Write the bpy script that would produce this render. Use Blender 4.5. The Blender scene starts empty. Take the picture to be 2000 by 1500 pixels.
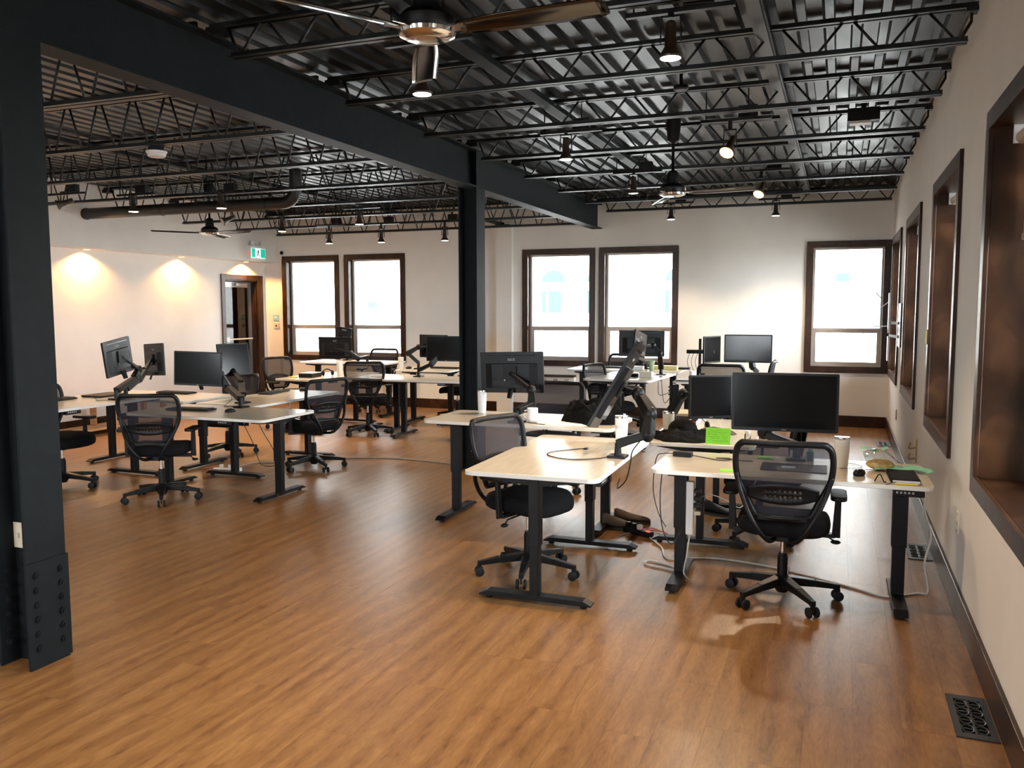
import bpy, bmesh, math, random
from math import sin, cos, pi, radians as R
from mathutils import Vector, Matrix
random.seed(7)
S = bpy.context.scene
C = S.collection

# ------------------------------------------------------------------ camera
cam = bpy.data.objects.new('camera', bpy.data.cameras.new('camera'))
C.objects.link(cam)
yaw, pitch, roll = -.36874, .089098, .001526
_f = Vector((sin(yaw) * cos(pitch), cos(yaw) * cos(pitch), -sin(pitch)))
_r = Vector((cos(yaw), -sin(yaw), 0))
_d = _f.cross(_r)
_r2 = cos(roll) * _r + sin(roll) * _d
_d2 = -sin(roll) * _r + cos(roll) * _d
M = Matrix((_r2, -_d2, -_f)).transposed().to_4x4()
M.translation = (0, 0, 1.65)
cam.matrix_world = M
cam.data.sensor_width = 36
cam.data.lens = 1651.4 / 2000 * 36
cam.data.clip_end = 200
S.camera = cam

# ------------------------------------------------------------------ world and exposure
W = bpy.data.worlds.new('overcast'); S.world = W; W.use_nodes = True
bg = W.node_tree.nodes['Background']
bg.inputs[0].default_value = (.90, .96, 1.0, 1)
bg.inputs[1].default_value = 26
S.view_settings.view_transform = 'Standard'
S.view_settings.look = 'None'
S.view_settings.gamma = 1
S.view_settings.exposure = 0.34
S.view_settings.use_curve_mapping = False
S.cycles.max_bounces = 8
S.cycles.diffuse_bounces = 5
S.cycles.glossy_bounces = 4
S.cycles.transparent_max_bounces = 12
S.cycles.sample_clamp_indirect = 6
S.cycles.caustics_reflective = False
S.cycles.caustics_refractive = False
SPOT_W = 105
SOFFIT_W = 100

# ------------------------------------------------------------------ materials
def mat(name, col, rough=.5, metal=0, spec=.5, emit=None, es=0, alpha=1, coat=0):
    m = bpy.data.materials.new(name); m.use_nodes = True
    b = m.node_tree.nodes['Principled BSDF']
    b.inputs['Base Color'].default_value = (*col, 1)
    b.inputs['Roughness'].default_value = rough
    b.inputs['Metallic'].default_value = metal
    b.inputs['Specular IOR Level'].default_value = spec
    b.inputs['Coat Weight'].default_value = coat
    if emit:
        b.inputs['Emission Color'].default_value = (*emit, 1)
        b.inputs['Emission Strength'].default_value = es
    return m

def nd(m, t, **k):
    n = m.node_tree.nodes.new(t)
    for a, v in k.items():
        if a.startswith('i_'):
            key = a[2:]
            n.inputs[int(key) if key.isdigit() else key.replace('_', ' ')].default_value = v
        else:
            setattr(n, a, v)
    return n

def lk(m, a, b): m.node_tree.links.new(a, b)

def ramp(m, stops):
    r = nd(m, 'ShaderNodeValToRGB')
    e = r.color_ramp.elements
    e[0].position, e[0].color = stops[0][0], (*stops[0][1], 1)
    e[1].position, e[1].color = stops[-1][0], (*stops[-1][1], 1)
    for p, c in stops[1:-1]:
        x = e.new(p); x.color = (*c, 1)
    return r

def noisy(name, stops, scale, rough=.5, stretch=(1, 1, 1), metal=0, bump=0, detail=5, coord='Object', spec=.5, rr=None, dist=0):
    m = mat(name, stops[0][1], rough, metal, spec)
    b = m.node_tree.nodes['Principled BSDF']
    tc = nd(m, 'ShaderNodeTexCoord') if coord == 'Object' else nd(m, 'ShaderNodeNewGeometry')
    mp = nd(m, 'ShaderNodeMapping'); mp.inputs['Scale'].default_value = stretch
    lk(m, tc.outputs['Object' if coord == 'Object' else 'Position'], mp.inputs[0])
    n = nd(m, 'ShaderNodeTexNoise', i_Scale=scale, i_Detail=detail, i_Distortion=dist)
    lk(m, mp.outputs[0], n.inputs['Vector'])
    r = ramp(m, stops); lk(m, n.outputs[0], r.inputs[0]); lk(m, r.outputs[0], b.inputs['Base Color'])
    if bump:
        bp = nd(m, 'ShaderNodeBump', i_Strength=bump, i_Distance=.01)
        lk(m, n.outputs[0], bp.inputs['Height']); lk(m, bp.outputs[0], b.inputs['Normal'])
    if rr:
        q = nd(m, 'ShaderNodeMapRange', i_3=rr[0], i_4=rr[1]); lk(m, n.outputs[0], q.inputs[0]); lk(m, q.outputs[0], b.inputs['Roughness'])
    return m

def floor_mat():
    m = mat('floor_laminate', (.3, .15, .07), .3)
    b = m.node_tree.nodes['Principled BSDF']
    g = nd(m, 'ShaderNodeNewGeometry'); oi = nd(m, 'ShaderNodeObjectInfo'); at = nd(m, 'ShaderNodeAttribute', attribute_name='rnd')
    ad = nd(m, 'ShaderNodeMath', operation='ADD'); lk(m, oi.outputs['Random'], ad.inputs[0]); lk(m, at.outputs['Fac'], ad.inputs[1])
    fr = nd(m, 'ShaderNodeMath', operation='FRACT'); lk(m, ad.outputs[0], fr.inputs[0])
    mu = nd(m, 'ShaderNodeMath', operation='MULTIPLY', i_1=37.0); lk(m, fr.outputs[0], mu.inputs[0])
    cx = nd(m, 'ShaderNodeCombineXYZ'); lk(m, mu.outputs[0], cx.inputs[2]); lk(m, mu.outputs[0], cx.inputs[0])
    mp = nd(m, 'ShaderNodeMapping'); mp.inputs['Scale'].default_value = (1, .2, 1); lk(m, g.outputs['Position'], mp.inputs[0])
    va = nd(m, 'ShaderNodeVectorMath', operation='ADD'); lk(m, mp.outputs[0], va.inputs[0]); lk(m, cx.outputs[0], va.inputs[1])
    n1 = nd(m, 'ShaderNodeTexNoise', i_Scale=13.0, i_Detail=9.0, i_Roughness=.70, i_Distortion=2.6); lk(m, va.outputs[0], n1.inputs['Vector'])
    w = nd(m, 'ShaderNodeTexWave', i_Scale=2.6, i_Distortion=9.0, i_Detail=3.0); w.inputs['Detail Scale'].default_value = 1.2
    lk(m, va.outputs[0], w.inputs['Vector'])
    n2 = nd(m, 'ShaderNodeTexNoise', i_Scale=95.0, i_Detail=4.0); lk(m, va.outputs[0], n2.inputs['Vector'])
    mx = nd(m, 'ShaderNodeMix', data_type='FLOAT'); mx.inputs[0].default_value = .16
    lk(m, n1.outputs[0], mx.inputs[2]); lk(m, w.outputs['Fac'], mx.inputs[3])
    mx2 = nd(m, 'ShaderNodeMix', data_type='FLOAT'); mx2.inputs[0].default_value = .30
    lk(m, mx.outputs[0], mx2.inputs[2]); lk(m, n2.outputs[0], mx2.inputs[3])
    rp = ramp(m, [(.30, (.098, .041, .013)), (.42, (.180, .083, .028)), (.55, (.242, .120, .042)), (.72, (.330, .175, .065))])
    lk(m, mx2.outputs[0], rp.inputs[0])
    hs = nd(m, 'ShaderNodeHueSaturation'); mr = nd(m, 'ShaderNodeMapRange', i_3=.975, i_4=1.025); lk(m, fr.outputs[0], mr.inputs[0])
    lk(m, mr.outputs[0], hs.inputs['Value']); lk(m, rp.outputs[0], hs.inputs['Color']); lk(m, hs.outputs[0], b.inputs['Base Color'])
    q = nd(m, 'ShaderNodeMapRange', i_3=.27, i_4=.40); lk(m, n1.outputs[0], q.inputs[0]); lk(m, q.outputs[0], b.inputs['Roughness'])
    bp = nd(m, 'ShaderNodeBump', i_Strength=.12, i_Distance=.003); lk(m, mx2.outputs[0], bp.inputs['Height']); lk(m, bp.outputs[0], b.inputs['Normal'])
    return m

def glass_mat(name, tint=(1, 1, 1), refl=.10):
    m = bpy.data.materials.new(name); m.use_nodes = True
    t = m.node_tree; t.nodes.clear()
    o = nd(m, 'ShaderNodeOutputMaterial'); a = nd(m, 'ShaderNodeBsdfTransparent'); a.inputs[0].default_value = (*tint, 1)
    gl = nd(m, 'ShaderNodeBsdfGlossy'); gl.inputs['Roughness'].default_value = .02
    mx = nd(m, 'ShaderNodeMixShader'); fz = nd(m, 'ShaderNodeFresnel', i_IOR=1.45)
    ml = nd(m, 'ShaderNodeMath', operation='MULTIPLY', i_1=refl * 10); lk(m, fz.outputs[0], ml.inputs[0])
    lk(m, ml.outputs[0], mx.inputs[0]); lk(m, a.outputs[0], mx.inputs[1]); lk(m, gl.outputs[0], mx.inputs[2]); lk(m, mx.outputs[0], o.inputs[0])
    return m

def mesh_fabric():
    m = bpy.data.materials.new('chair_mesh_fabric'); m.use_nodes = True
    t = m.node_tree; b = t.nodes['Principled BSDF']; o = t.nodes['Material Output']
    b.inputs['Base Color'].default_value = (.022, .021, .027, 1); b.inputs['Roughness'].default_value = .6; b.inputs['Specular IOR Level'].default_value = .12
    tr = nd(m, 'ShaderNodeBsdfTransparent'); mx = nd(m, 'ShaderNodeMixShader')
    tc = nd(m, 'ShaderNodeTexCoord')
    w1 = nd(m, 'ShaderNodeTexWave', i_Scale=85.0, bands_direction='Z'); lk(m, tc.outputs['Object'], w1.inputs['Vector'])
    w2 = nd(m, 'ShaderNodeTexWave', i_Scale=74.0, bands_direction='X'); lk(m, tc.outputs['Object'], w2.inputs['Vector'])
    ml = nd(m, 'ShaderNodeMath', operation='MULTIPLY'); lk(m, w1.outputs['Fac'], ml.inputs[0]); lk(m, w2.outputs['Fac'], ml.inputs[1])
    mr = nd(m, 'ShaderNodeMapRange', i_3=.14, i_4=.36); lk(m, ml.outputs[0], mr.inputs[0])
    lk(m, mr.outputs[0], mx.inputs[0]); lk(m, b.outputs[0], mx.inputs[1]); lk(m, tr.outputs[0], mx.inputs[2]); lk(m, mx.outputs[0], o.inputs[0])
    return m

MT = dict(
    floor=floor_mat(),
    subfloor=mat('subfloor_dark', (.05, .025, .012), .8),
    wall=noisy('wall_paint', [(.3, (.76, .735, .685)), (.7, (.80, .775, .725))], 3, .75, bump=.03, coord='W'),
    deck=noisy('deck_black_paint', [(.35, (.004, .0045, .005)), (.7, (.016, .0175, .019))], 5, .42, (1, .35, 1), metal=.25, spec=.35, coord='W', rr=(.28, .5)),
    steel=noisy('steel_black_paint', [(.3, (.0050, .0068, .0080)), (.7, (.0075, .0100, .0115))], 14, .62, bump=.05, coord='W', spec=.13),
    joist=mat('joist_black_paint', (.008, .009, .010), .42, spec=.35),
    duct=mat('duct_black', (.014, .012, .011), .4, spec=.35),
    trim=noisy('dark_walnut_stain', [(.28, (.016, .0068, .003)), (.5, (.032, .0125, .005)), (.72, (.066, .027, .010))], 4, .3, (1.4, 1.4, .8), bump=.02, rr=(.26, .40), dist=1.0, spec=.24),
    sash=mat('sash_bronze', (.50, .43, .37), .4),
    alu=mat('brushed_aluminium', (.55, .53, .5), .35, .8),
    white=mat('white_plastic', (.78, .77, .74), .4),
    whiteg=mat('white_gloss', (.90, .91, .91), .18),
    cream=mat('cream_plastic', (.62, .55, .43), .45),
    desk=noisy('maple_laminate', [(.3, (.50, .44, .34)), (.7, (.56, .50, .395))], 5, .2, (1, 12, 1), rr=(.16, .26)),
    deskedge=mat('desk_edge_white', (.70, .69, .65), .35),
    blk=mat('black_powder_coat', (.004, .004, .0045), .42, spec=.2),
    pla=mat('black_plastic', (.005, .005, .0055), .42, spec=.22),
    bezel=mat('monitor_plastic', (.006, .006, .007), .34, spec=.22),
    screen=mat('screen_black', (.003, .003, .0035), .14, spec=.28),
    seat=noisy('seat_fabric_black', [(.3, (.004, .004, .005)), (.7, (.009, .009, .010))], 300, .9, bump=.3, spec=.12),
    meshf=mesh_fabric(),
    blade=mat('smoked_chrome', (.065, .060, .056), .12, 1),
    chrome=mat('chrome', (.75, .73, .70), .12, 1),
    tyre=mat('castor_rubber', (.010, .010, .011), .55, spec=.2),
    glass=glass_mat('window_glass'),
    doorglass=glass_mat('door_glass', (.35, .33, .30), .14),
    lamp=mat('lamp_face', (1, .9, .8), .5, emit=(1, .86, .72), es=14),
    lampw=mat('lamp_face_warm', (1, .8, .5), .5, emit=(1, .52, .17), es=4.0),
    lampoff=mat('lamp_face_off', (.4, .35, .28), .2),
    brown=mat('dark_bronze_lamp', (.035, .022, .014), .4, .3),
    green=mat('exit_green', (.0, .30, .20), .4, emit=(0, .42, .28), es=.7),
    signw=mat('exit_white', (.8, .9, .88), .4, emit=(.8, 1, .95), es=1.0),
    red=mat('red_led', (.7, .03, .02), .4, emit=(1, .05, .02), es=2),
    cyan=mat('pale_cyan_plastic', (.30, .62, .68), .35),
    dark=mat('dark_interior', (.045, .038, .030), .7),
    fabric=noisy('black_cloth', [(.3, (.003, .003, .003)), (.7, (.008, .0075, .007))], 40, .9, bump=.4, spec=.1),
    brownc=mat('olive_brown_suede', (.075, .052, .032), .85),
    sole=mat('shoe_sole', (.03, .022, .016), .8),
    cableb=mat('cable_black', (.012, .012, .012), .45),
    cablew=mat('cable_white', (.6, .57, .52), .45), cablet=mat('cable_taupe', (.30, .24, .19), .5),
    cableo=mat('cable_orange', (.42, .10, .03), .45),
    paper=mat('white_paper', (.82, .80, .78), .7),
    lime=mat('lime_paper', (.22, .66, .03), .7),
    yellow=mat('yellow_paint', (.80, .62, .05), .5),
    paleyel=mat('pale_yellow_paper', (.80, .74, .38), .6),
    tan=mat('kraft_card', (.45, .33, .20), .7),
    redb=mat('dark_red_cover', (.22, .03, .03), .5),
    ink=mat('dark_ink', (.02, .03, .02), .7),
    blue=mat('royal_blue_band', (.02, .05, .35), .4),
    purple=mat('purple_plastic', (.10, .05, .30), .35),
    teal=mat('teal_plastic', (.05, .32, .32), .35),
    gcup=mat('sage_green_ceramic', (.32, .42, .27), .4),
    steelcup=mat('steel_rim', (.62, .58, .54), .2, 1),
    bag=glass_mat('clear_bag', (.92, .95, .92), .25),
    greenfilm=mat('green_film', (.25, .62, .40), .3),
    chips=noisy('chips', [(.3, (.50, .28, .08)), (.7, (.75, .55, .25))], 40, .6),
    pine=noisy('pine_wood', [(.3, (.50, .28, .13)), (.7, (.62, .38, .19))], 6, .5, (1, 1, 6)),
    facade=mat('pale_render', (.78, .77, .74), .8),
    facglass=mat('pale_blue_glass', (.040, .054, .058), .6, spec=0),
    ground=mat('pale_concrete', (.45, .44, .42), .9),
    logo=mat('grey_print', (.35, .35, .36), .4),
    vent=mat('vent_black', (.012, .013, .014), .4),
)

# ------------------------------------------------------------------ mesh helpers
class MB:
    def __init__(s): s.v = []; s.f = []
    def add(s, vs, fs, m=None):
        o = len(s.v)
        s.v += [tuple(m @ Vector(p)) if m else tuple(p) for p in vs]
        s.f += [tuple(i + o for i in f) for f in fs]
        return s
    def box(s, x0, x1, y0, y1, z0, z1, m=None):
        vs = [(x, y, z) for z in (z0, z1) for y in (y0, y1) for x in (x0, x1)]
        return s.add(vs, [(0, 2, 3, 1), (4, 5, 7, 6), (0, 1, 5, 4), (2, 6, 7, 3), (0, 4, 6, 2), (1, 3, 7, 5)], m)
    def bar(s, a, b, w, h=None, w2=None, h2=None, up=(0, 0, 1)):
        a, b = Vector(a), Vector(b); h = h or w; w2 = w2 or w; h2 = h2 or h
        d = (b - a).normalized(); u = Vector(up)
        if abs(d.dot(u)) > .98: u = Vector((0, 1, 0))
        x = d.cross(u).normalized(); z = x.cross(d).normalized()
        vs = [a + x * i * w / 2 + z * j * h / 2 for j in (-1, 1) for i in (-1, 1)] + [b + x * i * w2 / 2 + z * j * h2 / 2 for j in (-1, 1) for i in (-1, 1)]
        return s.add(vs, [(0, 2, 3, 1), (4, 5, 7, 6), (0, 1, 5, 4), (2, 6, 7, 3), (0, 4, 6, 2), (1, 3, 7, 5)])
    def tube(s, pts, r, n=8, closed=False):
        P = [Vector(p) for p in pts]; k = len(P); rs = r if isinstance(r, (list, tuple)) else [r] * k
        rings = []; prev = None
        for i in range(k):
            if closed: t = P[(i + 1) % k] - P[i - 1]
            else: t = P[min(i + 1, k - 1)] - P[max(i - 1, 0)]
            t.normalize()
            if prev is None:
                a = Vector((0, 0, 1)) if abs(t.z) < .9 else Vector((1, 0, 0))
                u = t.cross(a).normalized()
            else:
                u = prev - t * prev.dot(t)
                u = u.normalized() if u.length > 1e-6 else t.orthogonal().normalized()
            prev = u; w = t.cross(u)
            rings.append([P[i] + (u * cos(2 * pi * j / n) + w * sin(2 * pi * j / n)) * rs[i] for j in range(n)])
        vs = [p for g in rings for p in g]; fs = []
        for i in range(k if closed else k - 1):
            i2 = (i + 1) % k
            for j in range(n):
                j2 = (j + 1) % n
                fs.append((i * n + j, i2 * n + j, i2 * n + j2, i * n + j2))
        if not closed: fs += [tuple(range(n)), tuple(range((k - 1) * n, k * n))[::-1]]
        return s.add(vs, fs)
    def lathe(s, prof, n=20, m=None, caps=True):
        vs = [(r * cos(2 * pi * j / n), r * sin(2 * pi * j / n), z) for r, z in prof for j in range(n)]
        fs = [(i * n + j, i * n + (j + 1) % n, (i + 1) * n + (j + 1) % n, (i + 1) * n + j) for i in range(len(prof) - 1) for j in range(n)]
        if caps: fs += [tuple(range(n))[::-1], tuple(range((len(prof) - 1) * n, len(prof) * n))]
        return s.add(vs, fs, m)
    def cyl(s, c, r, z0, z1, n=20): return s.lathe([(r, z0), (r, z1)], n, Matrix.Translation((c[0], c[1], 0)))
    def prism(s, poly, z0, z1, m=None):
        n = len(poly)
        vs = [(x, y, z0) for x, y in poly] + [(x, y, z1) for x, y in poly]
        return s.add(vs, [tuple(range(n))[::-1], tuple(range(n, 2 * n))] + [(i, (i + 1) % n, n + (i + 1) % n, n + i) for i in range(n)], m)
    def grid(s, fn, nu, nv, hole=None):
        vs = [fn(i / nu, j / nv) for j in range(nv + 1) for i in range(nu + 1)]
        fs = [(j * (nu + 1) + i, j * (nu + 1) + i + 1, (j + 1) * (nu + 1) + i + 1, (j + 1) * (nu + 1) + i) for j in range(nv) for i in range(nu) if not (hole and hole(i, j))]
        return s.add(vs, fs)
    def ball(s, c, rx, ry=None, rz=None, nu=14, nv=8, jit=0, seed=1):
        ry = ry or rx; rz = rz or rx; rd = random.Random(seed); vs = []
        for j in range(nv + 1):
            for i in range(nu):
                a, b = 2 * pi * i / nu, pi * j / nv; k = 1 + rd.uniform(-jit, jit) * sin(b)
                vs.append((c[0] + rx * k * sin(b) * cos(a), c[1] + ry * k * sin(b) * sin(a), c[2] + rz * k * cos(b)))
        return s.add(vs, [(j * nu + i, (j + 1) * nu + i, (j + 1) * nu + (i + 1) % nu, j * nu + (i + 1) % nu) for j in range(nv) for i in range(nu)])
    def build(s, name, material, parent=None, smooth=False, bevel=0, loc=None):
        me = bpy.data.meshes.new(name); me.from_pydata(s.v, [], s.f)
        bm = bmesh.new(); bm.from_mesh(me); bmesh.ops.remove_doubles(bm, verts=bm.verts, dist=1e-6)
        bmesh.ops.recalc_face_normals(bm, faces=bm.faces); bm.to_mesh(me); bm.free()
        me.materials.append(MT[material] if isinstance(material, str) else material)
        if smooth:
            for p in me.polygons: p.use_smooth = True
            if smooth == 'auto': me.set_sharp_from_angle(angle=R(35))
        o = bpy.data.objects.new(name, me); C.objects.link(o)
        if parent: o.parent = parent
        if loc: o.location = loc
        if bevel:
            b = o.modifiers.new('bevel', 'BEVEL'); b.width = bevel; b.segments = 2; b.limit_method = 'ANGLE'
        return o

def rrect(w, d, r, n=5):
    p = []
    for cx, cy, a0 in ((w / 2 - r, d / 2 - r, 0), (-w / 2 + r, d / 2 - r, 90), (-w / 2 + r, -d / 2 + r, 180), (w / 2 - r, -d / 2 + r, 270)):
        for i in range(n + 1):
            a = R(a0 + 90 * i / n); p.append((cx + r * cos(a), cy + r * sin(a)))
    return p

def tag(o, label=None, cat=None, group=None, kind=None):
    if label: o['label'] = label
    if cat: o['category'] = cat
    if group: o['group'] = group
    if kind: o['kind'] = kind
    return o

def empty(name, loc=(0, 0, 0), rz=0, label=None, cat=None, group=None, kind=None):
    o = bpy.data.objects.new(name, None); C.objects.link(o)
    o.location = loc; o.rotation_euler = (0, 0, rz); o.empty_display_size = .1
    return tag(o, label, cat, group, kind)

def kids(o): return [c for c in C.objects if c.parent == o]

def dup(root, loc=None, rz=None, label=None, group=None, parent=None):
    c = root.copy(); C.objects.link(c)
    if parent: c.parent = parent
    if loc is not None: c.location = loc
    if rz is not None: c.rotation_euler = (0, 0, rz)
    if label: c['label'] = label
    if group: c['group'] = group
    for k in root.children: dup(k, parent=c)
    return c

def spline(pts, n=8):
    P = [Vector(p) for p in pts]; out = []
    for i in range(len(P) - 1):
        a, b, c, d = P[max(i - 1, 0)], P[i], P[i + 1], P[min(i + 2, len(P) - 1)]
        for k in range(n):
            t = k / n
            out.append(.5 * ((2 * b) + (c - a) * t + (2 * a - 5 * b + 4 * c - d) * t * t + (3 * b - a - 3 * c + d) * t ** 3))
    out.append(P[-1]); return out

def cable(pts, r, material, label, cat='cable', n=7, name='cable', group=None, parent=None):
    o = MB().tube(spline(pts, n), r, 6).build(name, material, smooth=True)
    return tag(o, label, cat, group)

def text_mesh(txt, size, depth=.0006):
    cu = bpy.data.curves.new('lettering', 'FONT'); cu.body = txt; cu.size = size; cu.extrude = depth; cu.align_x = 'CENTER'; cu.align_y = 'CENTER'
    cu.resolution_u = 3
    o = bpy.data.objects.new('lettering', cu); C.objects.link(o)
    dg = bpy.context.evaluated_depsgraph_get(); me = bpy.data.meshes.new_from_object(o.evaluated_get(dg))
    bpy.data.objects.remove(o); return me

def lettering(txt, size, material, parent, mtx):
    me = text_mesh(txt, size); me.materials.clear(); me.materials.append(MT[material]); me.transform(mtx)
    o = bpy.data.objects.new('lettering', me); C.objects.link(o); o.parent = parent; return o

def structure(name, mb, material, parent=None, **k): 
    o = mb.build(name, material, parent, **k)
    if not parent: o['kind'] = 'structure'
    return o

# ------------------------------------------------------------------ room dimensions
XR, XL, XS = .645, -9.60, -9.36      # right wall, lower left wall, soffit face
YB, YF = 12.60, -3.6                 # back wall, wall behind the camera
ZD, ZS = 3.30, 2.46                  # deck underside, soffit underside
ZW0, ZW1 = .75, 2.57                 # window casing bottom and top
WT = .30                             # wall thickness

# ------------------------------------------------------------------ floor
sub = structure('floor', MB().box(XL - .02, XR + .02, YF - .02, YB + .02, -.06, -.0022), 'subfloor')
PW, PL = .182, 1.22
def in_view(x, y, z):
    d = Vector((x, y, z - 1.65)); c = (d.dot(_r2), d.dot(_d2), d.dot(_f))
    if c[2] < .3: return False
    u, v = 1000 + 1651.4 * c[0] / c[2], 750 + 1651.4 * c[1] / c[2]
    return -60 < u < 2060 and -60 < v < 1560
cells = []
row = 0; x = XR
while x > XL + .02:
    x0 = max(x - PW, XL)
    y = YF - random.uniform(0, PL)
    while y < YB:
        y0, y1 = max(y, YF), min(y + PL, YB)
        if y1 - y0 > .05: cells.append((x0, x, y0, y1))
        y += PL
    x -= PW; row += 1
full = [c for c in cells if c[3] - c[2] > PL - .001 and c[1] - c[0] > PW - .001]
def seen(c): return any(in_view(px, py, 0) for px in (c[0], c[1]) for py in (c[2], (c[2] + c[3]) / 2, c[3]))
cand = sorted([c for c in full if seen(c)], key=lambda c: math.hypot((c[0] + c[1]) / 2, (c[2] + c[3]) / 2))[:290]
near = set(cand)
g = .0006
proto_plank = MB().box(-PW / 2 + g / 2, PW / 2 - g / 2, -PL / 2 + g / 2, PL / 2 - g / 2, -.0022, 0).build('plank', 'floor', sub)
first = True
for c in cand:
    o = proto_plank if first else proto_plank.copy()
    if not first: C.objects.link(o); o.parent = sub
    first = False
    o.location = ((c[0] + c[1]) / 2, (c[2] + c[3]) / 2, 0)
mb = MB(); rn = []
for c in cells:
    if c in near: continue
    mb.box(c[0] + g / 2, c[1] - g / 2, c[2] + g / 2, c[3] - g / 2, -.0022, 0); rn += [random.random()] * 6
me = bpy.data.meshes.new('plank_field'); me.from_pydata(mb.v, [], mb.f); me.materials.append(MT['floor'])
at = me.attributes.new('rnd', 'FLOAT', 'FACE')
for i, v in enumerate(rn): at.data[i].value = v
o = bpy.data.objects.new('plank_field', me); C.objects.link(o); o.parent = sub; o['kind'] = 'stuff'

# ------------------------------------------------------------------ walls
def holes_wall(lo, hi, z1, holes, box):
    """panels between and around holes (a, b, z0, z1) along one axis; box(mb, a, b, z0, z1)"""
    mb = MB(); p = lo
    for a, b, h0, h1 in sorted(holes):
        box(mb, p, a, 0, z1)
        if h0 > 0: box(mb, a, b, 0, h0)
        box(mb, a, b, h1, z1); p = b
    box(mb, p, hi, 0, z1); return mb

IN = .055
back_windows = [(-9.215, -8.055), (-7.945, -6.775), (-4.685, -3.505), (-3.440, -2.235), (-.452, .632)]
right_windows = [(10.74, 12.38), (8.24, 9.90), (5.61, 7.15), (3.09, 4.65), (.55, 2.11), (-1.97, -.41)]
added_rear_windows = [(-8.2, -6.7), (-5.6, -4.1), (-2.4, -.9)]  # unseen openings behind the camera, added to let in more daylight
structure('wall_back', holes_wall(XL - .3, XR + WT, ZD + .1, [(a + IN, b - IN, ZW0 + IN, ZW1 - IN) for a, b in back_windows],
          lambda m, a, b, z0, z1: m.box(a, b, YB, YB + WT, z0, z1)), 'wall')
structure('wall_right', holes_wall(YF - .1, YB, ZD + .1, [(a + IN, b - IN, ZW0 + IN, ZW1 - IN) for a, b in right_windows],
          lambda m, a, b, z0, z1: m.box(XR, XR + WT, a, b, z0, z1)), 'wall')
structure('wall_rear', holes_wall(XL - .3, XR + WT, ZD + .1, [(a + IN, b - IN, ZW0 + IN, ZW1 - IN) for a, b in added_rear_windows],
          lambda m, a, b, z0, z1: m.box(a, b, YF - WT, YF, z0, z1)), 'wall')
DY0, DY1, DZ = 11.52, 12.36, 2.14
structure('wall_left', holes_wall(YF, YB, ZS, [(DY0, DY1, 0, DZ)], lambda m, a, b, z0, z1: m.box(XL - .2, XL, a, b, z0, z1)), 'wall')
structure('wall_soffit', MB().box(XL - .2, XS, YF, YB, ZS, ZD + .1), 'wall')
structure('trim_pilaster', MB().box(-5.10, -4.84, YB - .09, YB, 0, 2.93), 'wall')
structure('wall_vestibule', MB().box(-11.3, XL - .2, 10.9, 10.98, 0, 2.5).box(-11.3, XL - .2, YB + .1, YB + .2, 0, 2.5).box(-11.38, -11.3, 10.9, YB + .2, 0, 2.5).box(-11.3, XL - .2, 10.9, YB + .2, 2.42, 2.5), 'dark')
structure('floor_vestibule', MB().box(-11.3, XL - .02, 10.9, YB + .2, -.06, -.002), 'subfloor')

# skirting boards
structure('baseboard_back', MB().box(XL, XR - .02, YB - .018, YB, 0, .155), 'trim', bevel=.003)
structure('baseboard_right', MB().box(XR - .02, XR, YF, YB, 0, .155), 'trim', bevel=.003)
structure('baseboard_left', MB().box(XL, XL + .018, YF, 11.44, 0, .155), 'trim', bevel=.003)

# roof deck: corrugated sheet running along the room
pr = []
px = XL - .2; k = 0
while px < XR + .05:
    pr += [(px, ZD), (px + .082, ZD), (px + .094, ZD + .038), (px + .140, ZD + .038)]; px += .152
mb = MB()
for yy in (YF, YB): mb.v += [(a, yy, b) for a, b in pr]
n = len(pr); mb.f = [(i, i + 1, n + i + 1, n + i) for i in range(n - 1)]
mb.box(XL - .2, XR + WT, YF - .3, YB + .3, ZD + .05, ZD + .12)
structure('ceiling', mb, 'deck')

# steel beam line
def i_section(mb, axis, a0, a1, c, z0, z1, fw, ft, wt):
    mb.box(c - fw / 2, c + fw / 2, a0, a1, z0, z0 + ft); mb.box(c - fw / 2, c + fw / 2, a0, a1, z1 - ft, z1); mb.box(c - wt / 2, c + wt / 2, a0, a1, z0 + ft, z1 - ft)
BX = -3.467
mb = MB(); i_section(mb, 'y', YF, YB - .04, BX, 2.845, 3.215, .158, .014, .012)
tag(mb.build('steel_beam', 'steel'), 'long black steel beam running from near column to the back wall', 'beam')
# joists
def chord(m, x0, x1, y, z, s=1):
    for d in (-1, 1):
        m.box(x0, x1, y + d * .006, y + d * .040, z, z + .006)
        m.box(x0, x1, y + d * .006, y + d * .012, z, z + s * .034) if s > 0 else m.box(x0, x1, y + d * .006, y + d * .012, z - .034, z + .006)
def joist(x0, x1, bx0, bx1, zb, step):
    root = empty('roof_joist')
    m = MB(); chord(m, x0, x1, 0, 3.255, 1); m.box(x0, x0 + .12, -.045, .045, 3.216, 3.255); m.box(x1 - .06, x1, -.04, .04, 3.235, 3.255); m.build('top_chord', 'joist', root)
    m = MB(); chord(m, bx0, bx1, 0, zb, 1); m.build('bottom_chord', 'joist', root)
    m = MB(); n = round((bx1 - bx0) / step); n += n % 2; st = (bx1 - bx0 - .06) / n
    for i in range(n):
        a, b = bx0 + .03 + i * st, bx0 + .03 + (i + 1) * st
        za, zc = (zb + .012, 3.268) if i % 2 == 0 else (3.268, zb + .012)
        m.tube([(a + .022, 0, za), (b - .022, 0, zc)], .0085, 6)
    m.tube([(x0 + .13, 0, 3.25), (bx0 + .04, 0, zb + .012)], .010, 6).tube([(x1 - .03, 0, 3.19), (bx1 - .04, 0, zb + .012)], .010, 6).tube([(x1 - .03, 0, 3.25), (x1 - .03, 0, 3.19)], .008, 6)
    m.build('web_bar', 'joist', root, smooth=True)
    return root
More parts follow.
